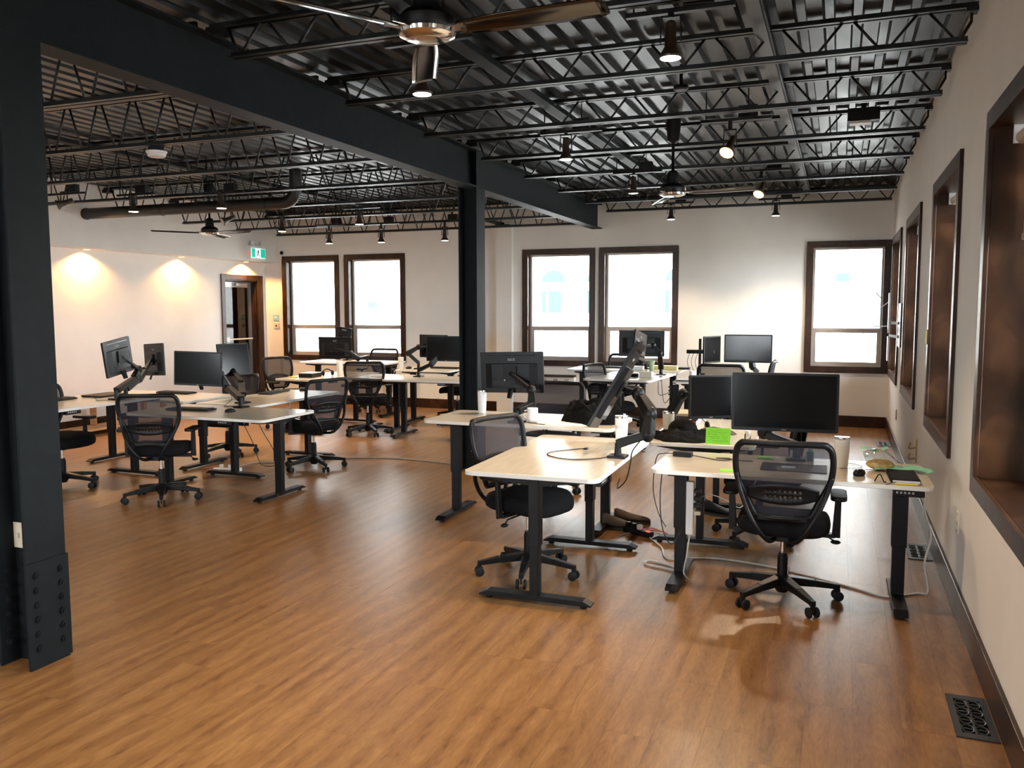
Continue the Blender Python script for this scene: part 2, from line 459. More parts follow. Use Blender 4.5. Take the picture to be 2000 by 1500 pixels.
RJ = [2.88, 4.09, 5.30, 6.51, 7.72, 8.93, 10.14, 11.35, 12.46]
nthr = ['first', 'second', 'third', 'fourth', 'fifth', 'sixth', 'seventh', 'eighth', 'ninth']
LJ = [1.60, 2.81, 4.02, 5.23, 6.45, 7.67, 8.89, 10.11, 11.30, 12.36]
jr = joist(BX + .02, XR, BX + .17, .60, 3.080, .205)
jl = joist(XS, BX - .02, XS + .22, BX - .15, 2.905, .175)
for i, y in enumerate(RJ):
    o = jr if i == 0 else dup(jr)
    o.location = (0, y, 0)
    tag(o, 'black open-web joist right of the beam, %s from the back wall' % (nthr[8 - i]), 'joist', 'joists right of the beam')
for i, y in enumerate(LJ):
    o = jl if i == 0 else dup(jl)
    o.location = (0, y, 0)
    tag(o, 'black open-web joist left of the beam, %s from the back wall' % (['tenth'] + nthr[::-1])[i], 'joist', 'joists left of the beam')
# joist-line conduits and strips
tag(MB().box(-.51, -.42, YF, YB - .1, 3.225, 3.25).box(-.50, -.43, YF, YB - .1, 3.20, 3.225).build('ceiling_raceway', mat('raceway_grey', (.012, .0125, .013), .4, spec=.4)),
    'grey flat raceway running lengthwise across the joists on the right', 'raceway')
tag(MB().box(-2.22, -2.12, YF, YB - .1, 3.21, 3.25).build('ceiling_brace', 'steel'), 'dark flat brace crossing the joists between beam and raceway', 'brace')
tag(MB().box(-6.92, -6.82, YF, YB - .1, 3.21, 3.25).build('ceiling_brace', 'steel'), 'dark flat brace crossing the joists left of the beam', 'brace')

# columns
def bolt(m, p, nrm, r=.0165, h=.013):
    n = Vector(nrm).normalized(); a = n.orthogonal().normalized(); b = n.cross(a); p = Vector(p)
    vs = [p + (a * cos(pi / 3 * i) + b * sin(pi / 3 * i)) * r + n * k for k in (0, h) for i in range(6)]
    m.add(vs, [tuple(range(6))[::-1], tuple(range(6, 12))] + [(i, (i + 1) % 6, 6 + (i + 1) % 6, 6 + i) for i in range(6)])
    vs = [p + (a * cos(pi / 4 * i) + b * sin(pi / 4 * i)) * r * .55 + n * k for k in (h, h + .008) for i in range(8)]
    m.add(vs, [tuple(range(8, 16))] + [(i, (i + 1) % 8, 8 + (i + 1) % 8, 8 + i) for i in range(8)])
def column(yc, label, bolts):
    root = empty('steel_column', (-3.49, yc, 0), label=label, cat='column')
    MB().box(-.10, -.086, -.105, .105, 0, 3.21).box(.086, .10, -.105, .105, 0, 3.21).box(-.086, .086, -.006, .006, 0, 3.21).build('shaft', 'steel', root)
    if bolts:
        for sx in (-1, 1):
            MB().box(sx * .1 if sx > 0 else -.108, .108 if sx > 0 else -.1, -.112, .112, .012, .50).build('splice_plate', 'steel', root)
        MB().box(-.07, .07, -.012, -.006, .14, .46).build('web_plate', 'steel', root)
        for i in range(6):
            z = .10 + .068 * i
            for yb in (-.065, .065):
                m = MB(); bolt(m, (.108, yb, z), (1, 0, 0)); m.build('bolt', 'steel', root)
            m = MB(); bolt(m, (-.086, -.065, z), (1, 0, 0)); m.build('bolt', 'steel', root)
            m = MB(); bolt(m, (.03, -.012, z + .03), (0, -1, 0)); m.build('bolt', 'steel', root)
    return root
column(2.79, 'black steel column at the left edge with bolted splice plates at its foot', True)
column(7.91, 'black steel column in mid-room standing behind the large back-turned monitor', False)
sw = empty('light_switch', (-3.540, 2.783, .60), label='white toggle light switch plate set in the web of the near column', cat='light switch')
MB().box(-.035, .035, -.006, 0, -.06, .06).build('cover_plate', 'cream', sw, bevel=.002); MB().box(-.006, .006, -.018, -.006, -.012, .012).build('toggle', 'cream', sw)

# ------------------------------------------------------------------ windows
def window(num, w, loc, rz, depth, latches=True, blind=False, drop=0):
    root = empty('window_%d' % num, loc, rz, kind='structure')
    z0, z1, t = ZW0, ZW1, .09; h = w / 2
    m = MB()
    for a in ((-h, h, -.022, 0, z1 - t, z1), (-h, h, -.022, 0, z0, z0 + t), (-h, -h + t, -.022, 0, z0 + t, z1 - t), (h - t, h, -.022, 0, z0 + t, z1 - t)): m.box(*a)
    m.build('casing', 'trim', root, bevel=.003)
    i = IN + .0; a0, a1, b0, b1 = -h + i, h - i, z0 + i, z1 - i; q = .022
    m = MB()
    for a in ((a0, a0 + q, 0, depth, b0, b1), (a1 - q, a1, 0, depth, b0, b1), (a0 + q, a1 - q, 0, depth, b1 - q, b1)): m.box(*a)
    m.build('jamb', 'trim', root)
    MB().box(a0 + q, a1 - q, 0, depth, b0, b0 + q).build('window_sill', 'trim', root)
    a0 += q; a1 -= q; b0 += q; b1 -= q
    D0, D1 = depth - .045, depth; e = .034; zr = 1.335
    m = MB()
    for a in ((a0, a0 + e, D0, D1, b0, b1), (a1 - e, a1, D0, D1, b0, b1), (a0 + e, a1 - e, D0, D1, b1 - e, b1), (a0 + e, a1 - e, D0, D1, b0, b0 + e), (a0 + e, a1 - e, D0, D1, zr, zr + e)): m.box(*a)
    m.build('window_frame', 'sash', root, bevel=.003)
    s = .034; c0, c1, d0, d1 = a0 + e, a1 - e, b0 + e, zr
    m = MB()
    for a in ((c0, c0 + s, D0 + .008, D1 - .008, d0, d1), (c1 - s, c1, D0 + .008, D1 - .008, d0, d1), (c0 + s, c1 - s, D0 + .008, D1 - .008, d1 - s, d1), (c0 + s, c1 - s, D0 + .008, D1 - .008, d0, d0 + s)): m.box(*a)
    m.build('lower_sash', 'sash', root, bevel=.003)
    MB().box(c0, c1, D1 - .024, D1 - .019, zr + e, b1 - e).build('pane', 'glass', root)
    MB().box(c0 + s, c1 - s, D1 - .024, D1 - .019, d0 + s, d1 - s).build('pane', 'glass', root)
    if latches:
        for k in (.25, .75):
            x = c0 + (c1 - c0) * k
            MB().bar((x - .02, D0 - .004, zr - .01), (x + .05, D0 - .012, zr - .02), .012).bar((x, D0, zr), (x + .01, D0 - .016, zr - .06), .01).build('latch', 'sash', root)
    if blind:
        MB().tube([(a0, .115, b1 - .06), (a1, .115, b1 - .06)], .028, 12).build('roller_blind', 'cream', root, smooth='auto')
        MB().box(a0, a0 + .012, .08, .15, b1 - .085, b1).box(a1 - .012, a1, .08, .15, b1 - .085, b1).build('blind_bracket', 'whiteg', root)
        if drop: MB().box(a0 + .02, a1 - .02, .138, .140, b1 - drop, b1 - .06).box(a0 + .02, a1 - .02, .130, .147, b1 - drop - .03, b1 - drop).build('blind_cloth', 'cream', root)
    l = bpy.data.lights.new('daylight_portal', 'AREA'); l.shape = 'RECTANGLE'; l.size = c1 - c0; l.size_y = b1 - b0; l.cycles.is_portal = True
    lo = bpy.data.objects.new('daylight_portal', l); C.objects.link(lo); lo.parent = root
    lo.location = (0, depth + .02, (b0 + b1) / 2); lo.rotation_euler = (-R(90), 0, 0)
    return root
k = 1
for a, b in back_windows:
    window(k, b - a, ((a + b) / 2, YB, 0), 0, .17); k += 1
for a, b in right_windows:
    window(k, b - a, (XR, (a + b) / 2, 0), -R(90), .27, False, True, .50 if a in (3.09, .55) else 0); k += 1
for a, b in added_rear_windows:
    window(k, b - a, ((a + b) / 2, YF, 0), R(180), .2); k += 1

# door in the left wall
dr = empty('door_1', (XL, (DY0 + DY1) / 2, 0), kind='structure')
hw = (DY1 - DY0) / 2
m = MB()
for a in ((0, .024, -hw - .09, -hw, 0, DZ + .09), (0, .024, hw, hw + .15, 0, DZ + .09), (0, .024, -hw, hw, DZ, DZ + .09)): m.box(*a)
m.build('door_casing', 'trim', dr, bevel=.003)
MB().box(-.2, 0, -hw, -hw + .02, 0, DZ).box(-.2, 0, hw - .02, hw, 0, DZ).box(-.2, 0, -hw + .02, hw - .02, DZ - .02, DZ).build('jamb', 'trim', dr)
lf = hw - .025
m = MB()
for a in ((-.14, -.10, -lf, -lf + .06, 0.01, DZ - .03), (-.14, -.10, lf - .07, lf, 0.01, DZ - .03), (-.14, -.10, -lf + .06, lf - .07, DZ - .12, DZ - .03), (-.14, -.10, -lf + .06, lf - .07, .01, .22)): m.box(*a)
m.build('door_frame', 'alu', dr, bevel=.002)
MB().box(-.124, -.118, -lf + .06, lf - .07, .22, DZ - .12).build('pane', 'doorglass', dr)
MB().tube([(-.07, -lf + .02, 1.13), (-.07, lf - .03, 1.13)], .012, 8).box(-.10, -.05, -lf, -lf + .14, 1.09, 1.17).build('push_bar', 'whiteg', dr)
MB().box(-.10, -.05, -.05, .22, DZ - .10, DZ - .05).bar((-.07, .1, DZ - .05), (-.02, .3, DZ - .035), .02, .008).build('door_closer', 'alu', dr, bevel=.004)

# ------------------------------------------------------------------ outside
o = MB().box(-60, 60, -60, 80, -1.2, -1.0).build('ground', 'ground'); o['kind'] = 'structure'
bl = empty('building', (0, 24, -1), label='pale rendered building with arched windows seen through the back windows', cat='building')
MB().box(-26, 16, 0, 8, 0, 9).build('facade_wall', 'facade', bl)
MB().box(-.13, .22, -.04, .02, 3.34, 3.56).build('pane', 'facglass', bl); MB().box(-14.25, -13.97, -.04, .02, 2.66, 2.88).build('pane', 'facglass', bl)
FW = (-7.93, -6.55, -4.25)
for xw in FW:
    f = MB().box(xw - .42, xw + .42, -.05, .02, 2.42, 3.35).build('window', 'facade', bl)
    MB().box(xw - .36, xw - .24, -.09, -.05, 2.52, 3.17).build('pane', 'facglass', f); MB().box(xw - .15, xw + .24, -.09, -.05, 2.52, 3.17).build('pane', 'facglass', f)
    pts = [(xw + .36 * cos(a), 3.42 + .36 * sin(a)) for a in [pi * i / 10 for i in range(11)]]
    MB().add([(x, -.09, z) for x, z in pts] + [(x, -.05, z) for x, z in pts], [tuple(range(11)), tuple(range(11, 22))[::-1]] + [(i, i + 1, 12 + i, 11 + i) for i in range(10)] + [(10, 0, 11, 21)]).build('pane', 'facglass', f)
    MB().box(xw - .5, xw + .5, -.12, .02, 2.30, 2.42).build('sill', 'facade', f)

# ------------------------------------------------------------------ desks
def desk(c, rz, w, d, z, label, panel=None, group='sit-stand desks'):
    """long axis along local X, user edge at local -Y"""
    root = empty('desk', (c[0], c[1], 0), R(rz), label, 'desk', group)
    t = .026
    MB().prism(rrect(w, d, .055, 5), z - t, z).build('tabletop', 'desk', root, smooth='auto', bevel=.004)
    MB().prism(rrect(w + .003, d + .003, .056, 5), z - t + .002, z - .003).build('edge_band', 'deskedge', root)
    zt = z - t; lx = w / 2 - .13; k = zt - .045
    MB().box(-lx, lx, -.035, .035, zt - .04, zt - .005).build('crossbar', 'blk', root)
    for s in (-1, 1):
        x = s * lx
        MB().box(x - .04, x + .04, -.03, .03, .04 + k * .42, zt - .02).build('leg', 'blk', root, bevel=.003)
        MB().box(x - .034, x + .034, -.025, .025, .03, .04 + k * .43).build('lower_leg', 'blk', root, bevel=.003)
        m = MB(); a = d / 2 - .06
        m.add([(x + i * .035, y, zz) for i in (-1, 1) for y, zz in ((-a, zt), (-a, zt - .018), (-.06, zt - .05), (.06, zt - .05), (a, zt - .018), (a, zt))],
              [(0, 1, 2, 3, 4, 5), (11, 10, 9, 8, 7, 6)] + [(j, (j + 1) % 6, 6 + (j + 1) % 6, 6 + j) for j in range(6)])
        m.build('side_bracket', 'blk', root)
        f = min(.33, d / 2 - .02)
        m = MB(); m.add([(x + i * .036, y, zz) for i in (-1, 1) for y, zz in ((-f, .018), (-f, .026), (-f + .045, .046), (f - .045, .046), (f, .026), (f, .018))],
              [(0, 1, 2, 3, 4, 5), (11, 10, 9, 8, 7, 6)] + [(j, (j + 1) % 6, 6 + (j + 1) % 6, 6 + j) for j in range(6)])
        ft = m.build('foot', 'blk', root)
        for yy in (-f + .05, f - .05):
            MB().cyl((x, yy), .02, 0, .019, 12).build('glide', 'pla', ft)
    if panel is not None:
        px = panel
        p = MB().box(px - .075, px + .075, -d / 2 + .005, -d / 2 + .05, zt - .034, zt - .001).build('control_panel', 'pla', root, bevel=.004)
        for i in range(5):
            MB().box(px - .062 + i * .019, px - .052 + i * .019, -d / 2 + .003, -d / 2 + .0055, zt - .018, zt - .008).build('button', 'logo', p)
    return root
desk((-1.563, 4.974), 91, 1.45, .775, .75, 'maple desk nearest the camera with bare top, clamp arm and a coiled black cable', -.55)
desk((-2.223, 6.11), 180.5, 1.49, .70, .80, 'maple desk behind the nearest one, holding black bag, mug and tall white tumbler', .5)
desk((-.259, 5.110), .7, 1.475, .69, .73, 'maple desk at the right with notebook, chip bag and widescreen monitor', .62)
desk((-.886, 6.447), -88, 1.389, .727, .73, 'maple desk with black jacket, lime card and book stack, behind the right front desk')
desk((-2.355, 10.14), 86, 1.24, .82, .83, 'maple desk in far right group with boxes and pale-backed monitor')
desk((-2.65, 11.165), 180, 1.5, .70, .84, 'white-looking desk against the back-wall windows right of the middle column')
desk((-1.05, 10.18), 0, 1.5, .70, .80, 'maple desk in far right group with white mug and closed laptop', .4)
desk((-1.40, 11.33), -90, 1.4, .70, .80, 'maple desk in far right group carrying the pole-mounted monitor')
desk((-6.574, 10.003), 87.5, 1.488, .726, .73, 'maple desk in far left group with black case and blue-banded tumbler', -.4)
desk((-4.84, 9.73), 1, 1.12, .75, .76, 'maple desk beside the middle column in the far left group', .3)
desk((-5.81, 10.12), 2, .68, .74, .73, 'short maple desk section in front of the middle-facing chair in far left group')
desk((-5.50, 11.0), 181, .86, .70, .78, 'maple desk in far left group with keyboard and paper cup')
desk((-7.08, 11.42), 183, 1.5, .74, .83, 'desk under the two left back windows with a back-turned monitor')
desk((-5.18, 6.12), 0, 1.50, .77, .73, 'maple desk at front right of the left group with keyboard and mouse', .35)
desk((-5.53, 7.33), -90, 1.5, .74, .73, 'maple desk at back right of the left group with keyboard by its open end')
desk((-6.55, 5.83), 90, 1.5, .76, .80, 'raised maple desk beside the near column in the left group', -.4)
desk((-6.83, 7.04), 180, 1.52, .76, .73, 'maple desk at back left of the left group near the lit wall')

# ------------------------------------------------------------------ task chairs
BT = [(.525, .125), (.56, .16), (.60, .178), (.66, .208), (.72, .235), (.78, .247), (.84, .249), (.88, .245), (.908, .236), (.926, .218), (.935, .190)]
def bw(z):
    for (a, wa), (b, wb) in zip(BT[:-1], BT[1:]):
        if z <= b: return wa + (wb - wa) * max(0, (z - a) / (b - a))
    return BT[-1][1]
def by(x, z): return -.235 - (z - .5) * .16 + .75 * x * x + .022 * math.exp(-((z - .64) / .09) ** 2)
def make_chair():
    root = empty('office_chair', label='x', cat='chair')
    # seat cushion
    m = MB(); N = 32; prof = [(.70, .402), (.90, .408), (.985, .425), (1, .450), (.985, .472), (.93, .489), (.80, .498), (.5, .500), (.02, .497)]
    vs = []
    for s, z in prof:
        for i in range(N):
            a = 2 * pi * i / N; ca, sa = cos(a), sin(a); e = .62
            x = .250 * s * math.copysign(abs(ca) ** e, ca); y = .012 + .240 * s * math.copysign(abs(sa) ** e, sa)
            zz = z - (.035 * ((y - .10) / .15) ** 2 if y > .10 else 0) + .10 * x * x * (1 if z > .48 else 0)
            vs.append((x, y, zz))
    m.add(vs, [(j * N + i, j * N + (i + 1) % N, (j + 1) * N + (i + 1) % N, (j + 1) * N + i) for j in range(len(prof) - 1) for i in range(N)] + [tuple(range(N))[::-1], tuple(range((len(prof) - 1) * N, len(prof) * N))])
    m.build('seat', 'seat', root, smooth=True)
    # back frame
    half = [(0, .936)] + [(w, z) for z, w in BT[::-1]] + [(0, .522)]
    out = [(x, z) for x, z in half] + [(-x, z) for x, z in half[-2:0:-1]]
    P = [(x, by(x, z), z) for x, z in out]
    P = spline(P + [P[0]], 3)[:-1]
    MB().tube(P, .0175, 8, closed=True).build('back_frame', 'pla', root, smooth=True)
    m = MB(); m.grid(lambda u, v: ((lambda z: ((2 * u - 1) * bw(z), by((2 * u - 1) * bw(z), z) + .004, z))(.525 + v * .408)), 12, 16)
    m.build('back_mesh', 'meshf', root, smooth=True)
    # lumbar pad with slots
    def lp(u, v):
        x = (2 * u - 1) * .185; k = 1 - .55 * (abs(2 * u - 1)) ** 2.2
        z = .655 + (v - .5) * .115 * k; return (x, by(x, z) - .016, z)
    m = MB(); m.grid(lp, 29, 7, hole=lambda i, j: j in (2, 4) and 7 <= i <= 21 and i % 2 == 1)
    o = m.build('lumbar_pad', 'pla', root, smooth=True); s = o.modifiers.new('solid', 'SOLIDIFY'); s.thickness = .006
    MB().box(-.13, .13, by(.1, .53) - .016, by(.1, .53) + .004, .505, .535).build('back_crossbar', 'pla', root, bevel=.004)
    for s in (-1, 1):
        pts = [(s * .244, by(.244, .76) - .012, .76), (s * .222, by(.222, .68) - .03, .67), (s * .175, -.285, .56), (s * .120, -.285, .46), (s * .070, -.235, .395), (s * .045, -.14, .378), (s * .04, -.05, .385)]
        MB().tube(spline(pts, 5), .0135, 8).build('support_bar', 'pla', root, smooth=True)
        a = MB().bar((s * .10, .0, .392), (s * .275, .0, .392), .05, .022).bar((s * .278, .0, .382), (s * .285, -.01, .61), .045, .022, .032, .02).build('armrest', 'pla', root, bevel=.004)
        MB().prism([(x + s * .285, y - .01) for x, y in rrect(.085, .25, .035, 4)], .61, .635).build('arm_pad', 'pla', a, smooth='auto', bevel=.006)
    MB().box(-.085, .085, -.12, .10, .36, .402).box(-.16, .16, -.02, .03, .388, .402).build('mechanism', 'pla', root, bevel=.006)
    m = MB().tube([(.06, .02, .375), (.24, .03, .372), (.27, .035, .352)], .005, 6); m.ball((.278, .037, .345), .028, .02, .012, 10, 6); m.build('lever', 'pla', root, smooth=True)
    MB().lathe([(.028, .06), (.028, .25), (.024, .25), (.024, .27)], 14).build('gas_column', 'pla', root, smooth='auto')
    MB().lathe([(.014, .26), (.014, .37)], 12).build('piston', 'chrome', root, smooth='auto')
    MB().lathe([(.030, .045), (.048, .075), (.050, .115), (.034, .140), (.030, .145)], 18).build('base_hub', 'pla', root, smooth='auto')
    leg = MB().bar((.03, 0, .112), (.18, 0, .098), .058, .050, .045, .038).bar((.18, 0, .098), (.305, 0, .080), .045, .038, .030, .028).box(.296, .320, -.014, .014, .062, .094).build('leg', 'pla', root, bevel=.004)
    m = MB()
    for s in (-1, 1):
        m.lathe([(.018, 0), (.0285, .003), (.0285, .016), (.018, .019)], 16, Matrix.Translation((.308, s * .013 - (.0095 if s > 0 else .0095) + s * .0095, .0285)) @ Matrix.Rotation(-pi / 2, 4, 'X'))
    m.box(.296, .322, -.006, .006, .03, .07)
    cst = m.build('castor', 'tyre', leg, smooth='auto')
    for i in range(1, 5):
        l = leg.copy(); C.objects.link(l); l.parent = root; l.rotation_euler = (0, 0, 2 * pi * i / 5)
        c = cst.copy(); C.objects.link(c); c.parent = l; c.rotation_euler = (0, 0, 0)
    return root
CH = make_chair(); used = [False]
UP = ('seat', 'back_frame', 'back_mesh', 'lumbar_pad', 'back_crossbar', 'support_bar', 'armrest', 'mechanism', 'lever', 'piston')
def chair(x, y, heading, label, spin=0, dz=0, arms=True, group='mesh-backed office chairs'):
    o = CH if not used[0] else dup(CH)
    used[0] = True
    return (o, x, y, heading, label, spin, dz, arms, group)
spec = [
    (-.26, 4.93, 91, 'black mesh office chair nearest the camera, back turned, at the right front desk', 15, 0, True),
    (-1.77, 4.86, -18, 'black mesh office chair pushed under the nearest desk from its left side', 30, .02, True),
    (-2.43, 7.22, 268, 'black mesh chair behind the desk with the black bag', 20, .02, True),
    (-.50, 6.25, 184, 'black office chair hidden behind the widescreen monitor, dark cloth over its back', 5, 0, True),
    (-5.45, 5.66, 114, 'black mesh chair seen from behind in front of the left group of desks', 0, 0, True),
    (-5.05, 7.36, 160, 'black mesh chair turned to the left group from its right side', 40, 0, True),
    (-6.70, 5.74, 2, 'black chair half hidden by the near column, seat front showing', 25, 0, True),
    (-6.45, 7.72, 268, 'black chair on the far side of the left group, under the monitors', 12, -.04, True),
    (-5.75, 9.62, 112, 'black mesh chair seen from behind at the middle of the far left group', 10, .03, True),
    (-7.10, 9.80, -14, 'black mesh chair left of the desk with the blue-banded tumbler', 33, .03, True),
    (-6.95, 11.93, 270, 'black mesh chair between the left back windows and their desk', 50, .05, True),
    (-5.30, 11.45, 182, 'black mesh chair right of the far left group by the middle column', 20, 0, True),
    (-2.52, 9.86, -15, 'black mesh chair tucked into the left side of the far right group', 20, .03, True),
    (-2.85, 11.70, 270, 'black mesh chair in front of the back window behind the far right group', 12, .05, True),
    (-1.20, 9.72, 90, 'black mesh chair seen from behind in the far right group', 8, .09, True),
    (-1.02, 10.98, 180, 'black mesh chair edge-on, right side of the far right group', 28, .05, True),
]
chairs = [chair(*s) for s in spec]
for (o, x, y, h, label, spin, dz, arms, group) in chairs:
    o.location = (x, y, 0); o.rotation_euler = (0, 0, R(h - 90)); o['label'] = label; o['group'] = group
    i = 0
    for c in list(o.children):
        nm = c.name.split('.')[0]
        if nm in UP: c.location = (0, 0, dz)
        if nm == 'leg': c.rotation_euler = (0, 0, R(spin) + 2 * pi * i / 5); i += 1

# ------------------------------------------------------------------ monitors and arms
def frame(n, up):
    y = -Vector(n).normalized(); z = Vector(up); z = (z - y * z.dot(y)).normalized(); x = y.cross(z)
    return Matrix((x, y, z)).transposed().to_4x4()
def make_monitor(w, h, stub, logo=True):
    root = empty('monitor', cat='monitor', label='x')
    m = MB(); m.prism(rrect(w, h, .008, 2), -.010, .010, Matrix.Rotation(-R(90), 4, 'X')); m.build('housing', 'bezel', root, bevel=.002)
    b = .014
    MB().box(-w / 2 + b, w / 2 - b, -.0112, -.0098, -h / 2 + b + .006, h / 2 - b).build('screen', 'screen', root)
    m = MB(); q = [(-w * .42, .010), (w * .42, .010), (w * .30, .034), (-w * .30, .034)]
    m.add([(x, y, z) for z in (-h * .38, h * .22) for x, y in q], [(0, 1, 2, 3), (7, 6, 5, 4), (0, 4, 5, 1), (1, 5, 6, 2), (2, 6, 7, 3), (3, 7, 4, 0)])
    m.build('back_cover', 'bezel', root, bevel=.004)
    MB().box(-w * .38, w * .38, .0098, .0106, h * .40, h * .425).build('vent_slot', 'screen', root)
    MB().box(-w * .30, w * .30, .0335, .0352, -h * .33, -h * .20).build('port_recess', 'screen', root)
    for i in (-1, 1):
        for j in (-1, 1):
            m = MB().lathe([(.006, 0), (.006, .004)], 10, Matrix.Translation((i * .05, .034, j * .05 - h * .03)) @ Matrix.Rotation(-pi / 2, 4, 'X')); m.build('screw', 'chrome', root)
    if stub: MB().bar((0, .03, -h * .40), (.01, .055, -h * .62), .045, .02, .035, .018).build('stand_stub', 'bezel', root)
    if logo:
        lettering('ASUS', .028, 'logo', root, Matrix.Translation((0, .0112, h * .31)) @ Matrix.Rotation(pi, 4, 'Z') @ Matrix.Rotation(pi / 2, 4, 'X') @ Matrix.Shear('XZ' if False else 'XY', 4, (0, 0)))
        lettering('ASUS', .011, 'logo', root, Matrix.Translation((0, -.0108, -h / 2 + .010)) @ Matrix.Rotation(pi / 2, 4, 'X'))
    return root
MON = {}
def monitor(c, n, up, label, size=(.545, .328), stub=False, group=None):
    key = (size, stub)
    if key not in MON: MON[key] = make_monitor(size[0], size[1], stub); o = MON[key]
    else: o = dup(MON[key])
    m = frame(n, up); m.translation = c
    o.matrix_world = m; o['label'] = label
    if group: o['group'] = group
    MONS.append((Vector(c), -Vector(n).normalized()))
    return o
MONS = []
def arm(base, pts, label, zdesk, head=None, edge=None, k=1.25):
    """base: clamp point on the desk; pts: joint positions up to the VESA head"""
    b = Vector(base); root = empty('monitor_mount', (b.x, b.y, zdesk), label=label, cat='monitor arm')
    def L(p): return Vector(p) - Vector((b.x, b.y, zdesk))
    MB().box(-.055, .055, -.055, .055, 0, .016).build('base_plate', 'pla', root, bevel=.003)
    MB().box(-.012, .012, -.012, .012, -.075, 0).build('clamp_screw', 'chrome', root) if edge is None else None
    MB().lathe([(.024, .016), (.022, .03), (.018, .09)], 14).build('post', 'pla', root, smooth='auto')
    P = [Vector((0, 0, .085))] + [L(p) for p in pts]
    names = ['lower_arm', 'upper_arm', 'head_link', 'head_link']
    for i, (a, c) in enumerate(zip(P[:-1], P[1:])):
        last = i == len(P) - 2
        if last: m = MB().bar(a, c, .03 * k, .03 * k, .022 * k, .022 * k)
        elif i == 0: m = MB().bar(a, c, .052 * k, .040 * k, .046 * k, .034 * k)
        else: m = MB().bar(a, c, .050 * k, .058 * k, .036 * k, .040 * k)
        m.build(names[min(i, 3)], 'pla', root, bevel=.006)
        if not last:
            MB().ball(c, .030 * k, .030 * k, .034 * k, 12, 8).build('joint', 'pla', root, smooth=True)
    if head is not None:
        f = frame(head, (0, 0, 1)); f.translation = P[-1]
        MB().box(-.055, .055, -.006, .006, -.055, .055, f).build('vesa_plate', 'pla', root, bevel=.002)
    return root
def vesa(c, n): return Vector(c) - Vector(n).normalized() * .043
Z = (0, 0, 1)
def mon_arm(c, n, up, label, mids, base, zd, alabel, size=(.545, .328), stub=False, k=1.25):
    monitor(c, n, up, label, size, stub)
    h = vesa(c, n)
    arm(base, mids + [h], alabel, zd, n, k=k)
mon_arm((-2.434, 6.30, 1.141), (.04, 1, .02), (-.03, 0, 1), 'large black monitor seen from behind next to the middle column', [(-2.206, 6.13, .915), (-2.215, 6.15, 1.018)], (-2.226, 5.86, .80), .80,
        'black arm holding the back-turned monitor over the mug', stub=True)
mon_arm((-.288, 5.20, 1.097), (.05, -1, .04), Z, 'widescreen black monitor facing the camera on the right front desk', [(-.42, 5.42, .88), (-.36, 5.36, 1.0)], (-.22, 5.36, .73), .73,
        'black arm under the widescreen monitor at the right', size=(.60, .345))
mon_arm((-.840, 6.10, 1.021), (.62, -.78, .04), (.02, 0, 1), 'small squarish monitor turned right, beside the widescreen monitor', [(-1.15, 6.30, .88), (-1.06, 6.24, 1.02)], (-1.17, 6.42, .73), .73,
        'black arm behind the small squarish monitor and the books', size=(.345, .31))
mon_arm((-2.248, 10.10, 1.20), (-.99, .05, .06), (.1, .16, 1), 'pale-backed monitor turned away behind the steeply tilted one', [(-2.02, 10.2, 1.10), (-2.10, 10.18, 1.20)], (-2.033, 10.36, .83), .83,
        'black arm reaching down from the pale-backed monitor')
monitor((-2.422, 11.0, 1.19), (.02, 1, 0), Z, 'wide black monitor silhouetted against the right of the paired windows', (.61, .345))
arm((-2.40, 11.2, .84), [(-2.42, 10.98, .95), (-2.422, 10.957, 1.19)][:1] + [(-2.422, 10.955, 1.15)], 'black arm under the monitor silhouetted against the window', .84)
mon_arm((-1.275, 5.10, 1.175), (-.878, -.02, .478), (.47, .18, .86), 'black monitor tipped steeply on its arm over the nearest desk', [(-1.046, 4.95, .90), (-1.038, 4.98, 1.02), (-1.13, 5.06, 1.13)], (-1.228, 4.955, .75), .75,
        'long black folding arm clamped to the nearest desk', size=(.328, .60), stub=False, k=1.38)
mon_arm((-.991, 10.25, 1.176), (.02, -1, .02), Z, 'black monitor facing the camera above the far right chairs', [(-.95, 10.42, .95), (-.97, 10.36, 1.08)], (-.90, 10.45, .80), .80,
        'black arm under the far right monitor')
monitor((-1.49, 10.85, 1.13), (.93, -.36, 0), Z, 'narrow side-on monitor on a pole stand in the far right group', (.42, .34))
pl = empty('monitor_pole', (-1.66, 11.0, .80), label='black pole stand with crossbar holding the side-on monitor', cat='monitor stand')
MB().box(-.06, .06, -.05, .05, 0, .014).build('base_plate', 'pla', pl); MB().lathe([(.018, .014), (.018, .46)], 14).build('pole', 'pla', pl, smooth='auto')
MB().bar((-.16, -.05, .295), (.20, -.10, .30), .045, .05).build('crossbar', 'pla', pl, bevel=.008); MB().ball((0, 0, .295), .035).build('joint', 'pla', pl, smooth=True)
for k in (-.12, -.07, -.02):
    MB().tube(spline([(k, -.05, .28), (k - .03, -.06, .16), (k + .01, -.04, .02)], 6), .0035, 5).build('hanging_wire', 'cableb', pl, smooth=True)
mon_arm((-6.349, 6.10, 1.20), (-1, -.22, -.05), (0, -.13, 1), 'tilted monitor seen from behind, leftmost of the left group', [(-6.39, 6.34, .98), (-6.40, 6.40, 1.06)], (-6.33, 6.05, .80), .80,
        'black arm rising from the raised left desk', size=(.42, .335), stub=True)
mon_arm((-6.68, 6.90, 1.123), (.35, .93, 0), (-.06, 0, 1), 'narrow-looking monitor seen from behind beside the leftmost one', [(-6.43, 6.42, .96), (-6.52, 6.60, 1.03)], (-6.37, 6.20, .80), .80,
        'black arm behind the left pair of monitors', size=(.42, .335), stub=True)
